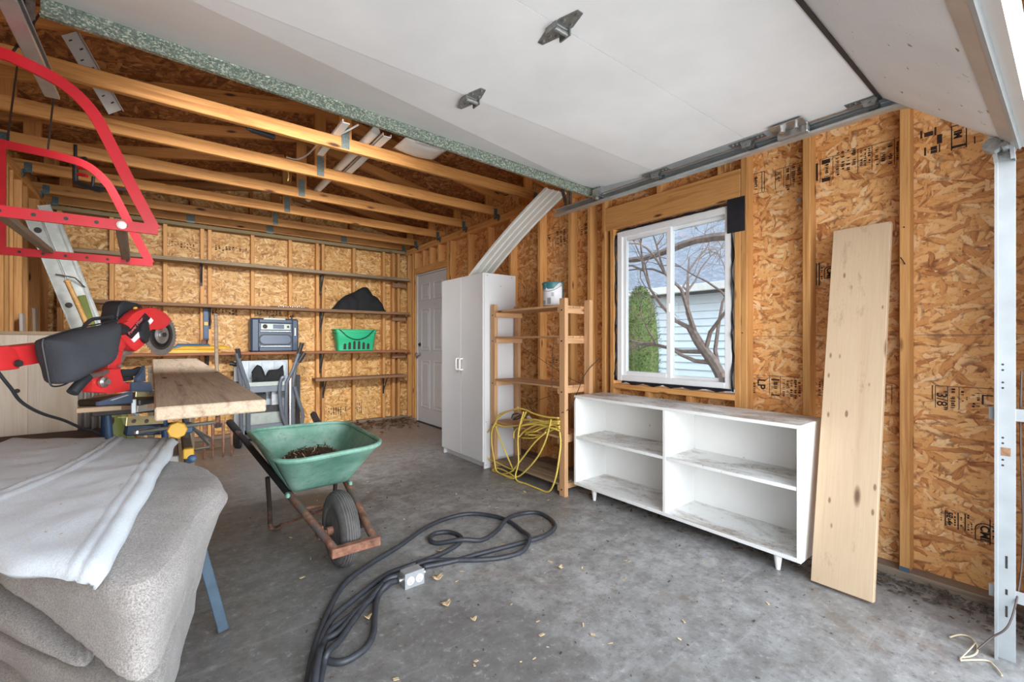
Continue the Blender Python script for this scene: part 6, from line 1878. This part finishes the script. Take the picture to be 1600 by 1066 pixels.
# ================================================================== LOOSE WIRE AND DIRT ON THE FLOOR
lw2 = thing('curled_wire', 'pale curled wire on the floor beside the white door track', 'wire', (2.1, .3, 0))
def GZ_(px, py, z=.006): return onZ(px, py, z)
MB().tube([GZ_(1484, 996), GZ_(1500, 992), GZ_(1516, 996), GZ_(1526, 1008), GZ_(1526, 1020), GZ_(1516, 1026), GZ_(1500, 1028)], .003, 6, smooth=6).tube([GZ_(1500, 1030), GZ_(1518, 1012, .02), GZ_(1524, 1004)], .0022, 5, smooth=5).tube([GZ_(1500, 1032), GZ_(1540, 1032), GZ_(1555, 1042), GZ_(1566, 1056)], .003, 6, smooth=6).build('wire_coil', M['wire'], lw2, True)
sw = thing('sensor_wire', 'thin brown wire hanging beside the white door track', 'wire', (2.42, .12, .4))
MB().tube([(2.43, .128, 1.04), (2.425, .130, .80), (2.44, .125, .50), (2.42, .13, .30), (2.33, .15, .16), (2.30, .19, .10), (2.26, .22, .06)], .003, 6, smooth=7).build('wire', M['dark_wire'], sw, True)
r = random.Random(31)
def scatter(name, m, n, fn, size, kind='stuff', hmax=.006):
    b = MB()
    for k in range(n):
        p = fn(r)
        if p is None: continue
        l = r.uniform(*size); a = r.uniform(0, 6.28)
        b.beam(p, p + V((math.cos(a) * l, math.sin(a) * l, r.uniform(0, hmax))), l * r.uniform(.15, .6), .002)
    return tag(b.build(name, m), kind=kind)
tag(scatter('leaf_litter', M['leaf_tan'], 90, lambda r: V((r.uniform(.5, 2.3), r.uniform(.7, 3.6), .002)), (.008, .026)), 'tan leaf crumbs scattered over the concrete floor', 'litter')
tag(scatter('grit', M['lath'], 170, lambda r: V((r.uniform(.4, 2.4), r.uniform(.5, 3.4), .001)), (.004, .014)), 'dark grit specks scattered over the concrete floor', 'litter')
tag(scatter('corner_debris', M['debris'], 320, lambda r: V((r.uniform(1.3, 2.76), 6.16 - abs(r.gauss(0, .30)), .003 + .03 * r.random() ** 2)), (.02, .09), hmax=.02), 'brown leaf and twig debris along the back wall foot', 'litter')
tag(scatter('wall_foot_debris', M['lath'], 420, lambda r: V((2.78 - abs(r.gauss(0, .10)), r.uniform(.12, .95), .002 + .02 * r.random() ** 2)), (.006, .028), hmax=.008), 'dark dirt and twigs along the right wall foot', 'litter')
tag(scatter('cobweb_dust', M['lath'], 160, lambda r: V((r.uniform(2.42, 2.72), r.uniform(.85, 2.28), .003 + .02 * r.random())), (.008, .05)), 'dark dust and webs on the floor under the bookcase', 'litter')
r = random.Random(77)
for px_, py_, w, lb_ in ((690, 862, .05, 'curled tan dry leaf on the black power cord beside the outlet box'), (684, 904, .055, 'large crumpled tan dry leaf right of the outlet box'), (697, 945, .05, 'flat tan dry leaf in front of the outlet box'),
                    (575, 966, .035, 'small tan dry leaf inside the black cord loop'), (875, 888, .03, 'small tan dry leaf on bare concrete left of the bookcase feet'), (740, 970, .03, 'small tan dry leaf on bare concrete, nearest the camera'), (712, 774, .02, 'tiny pale dry leaf near the yellow cord on the floor')):
    p = onZ(px_, py_, .004)
    rows = [[p + V((w * (i / 4 - .5) * .9, w * (j / 4 - .5) * (.5 + .3 * math.sin(i)), .010 * abs(i - 2) / 2 + r.uniform(0, .006))) for j in range(5)] for i in range(5)]
    b = MB(); b.grid(rows); o = b.build('dry_leaf', M['leaf_tan'], None, True, solid=.0012)
    tag(o, lb_, 'leaf', 'dry leaves on the concrete floor')
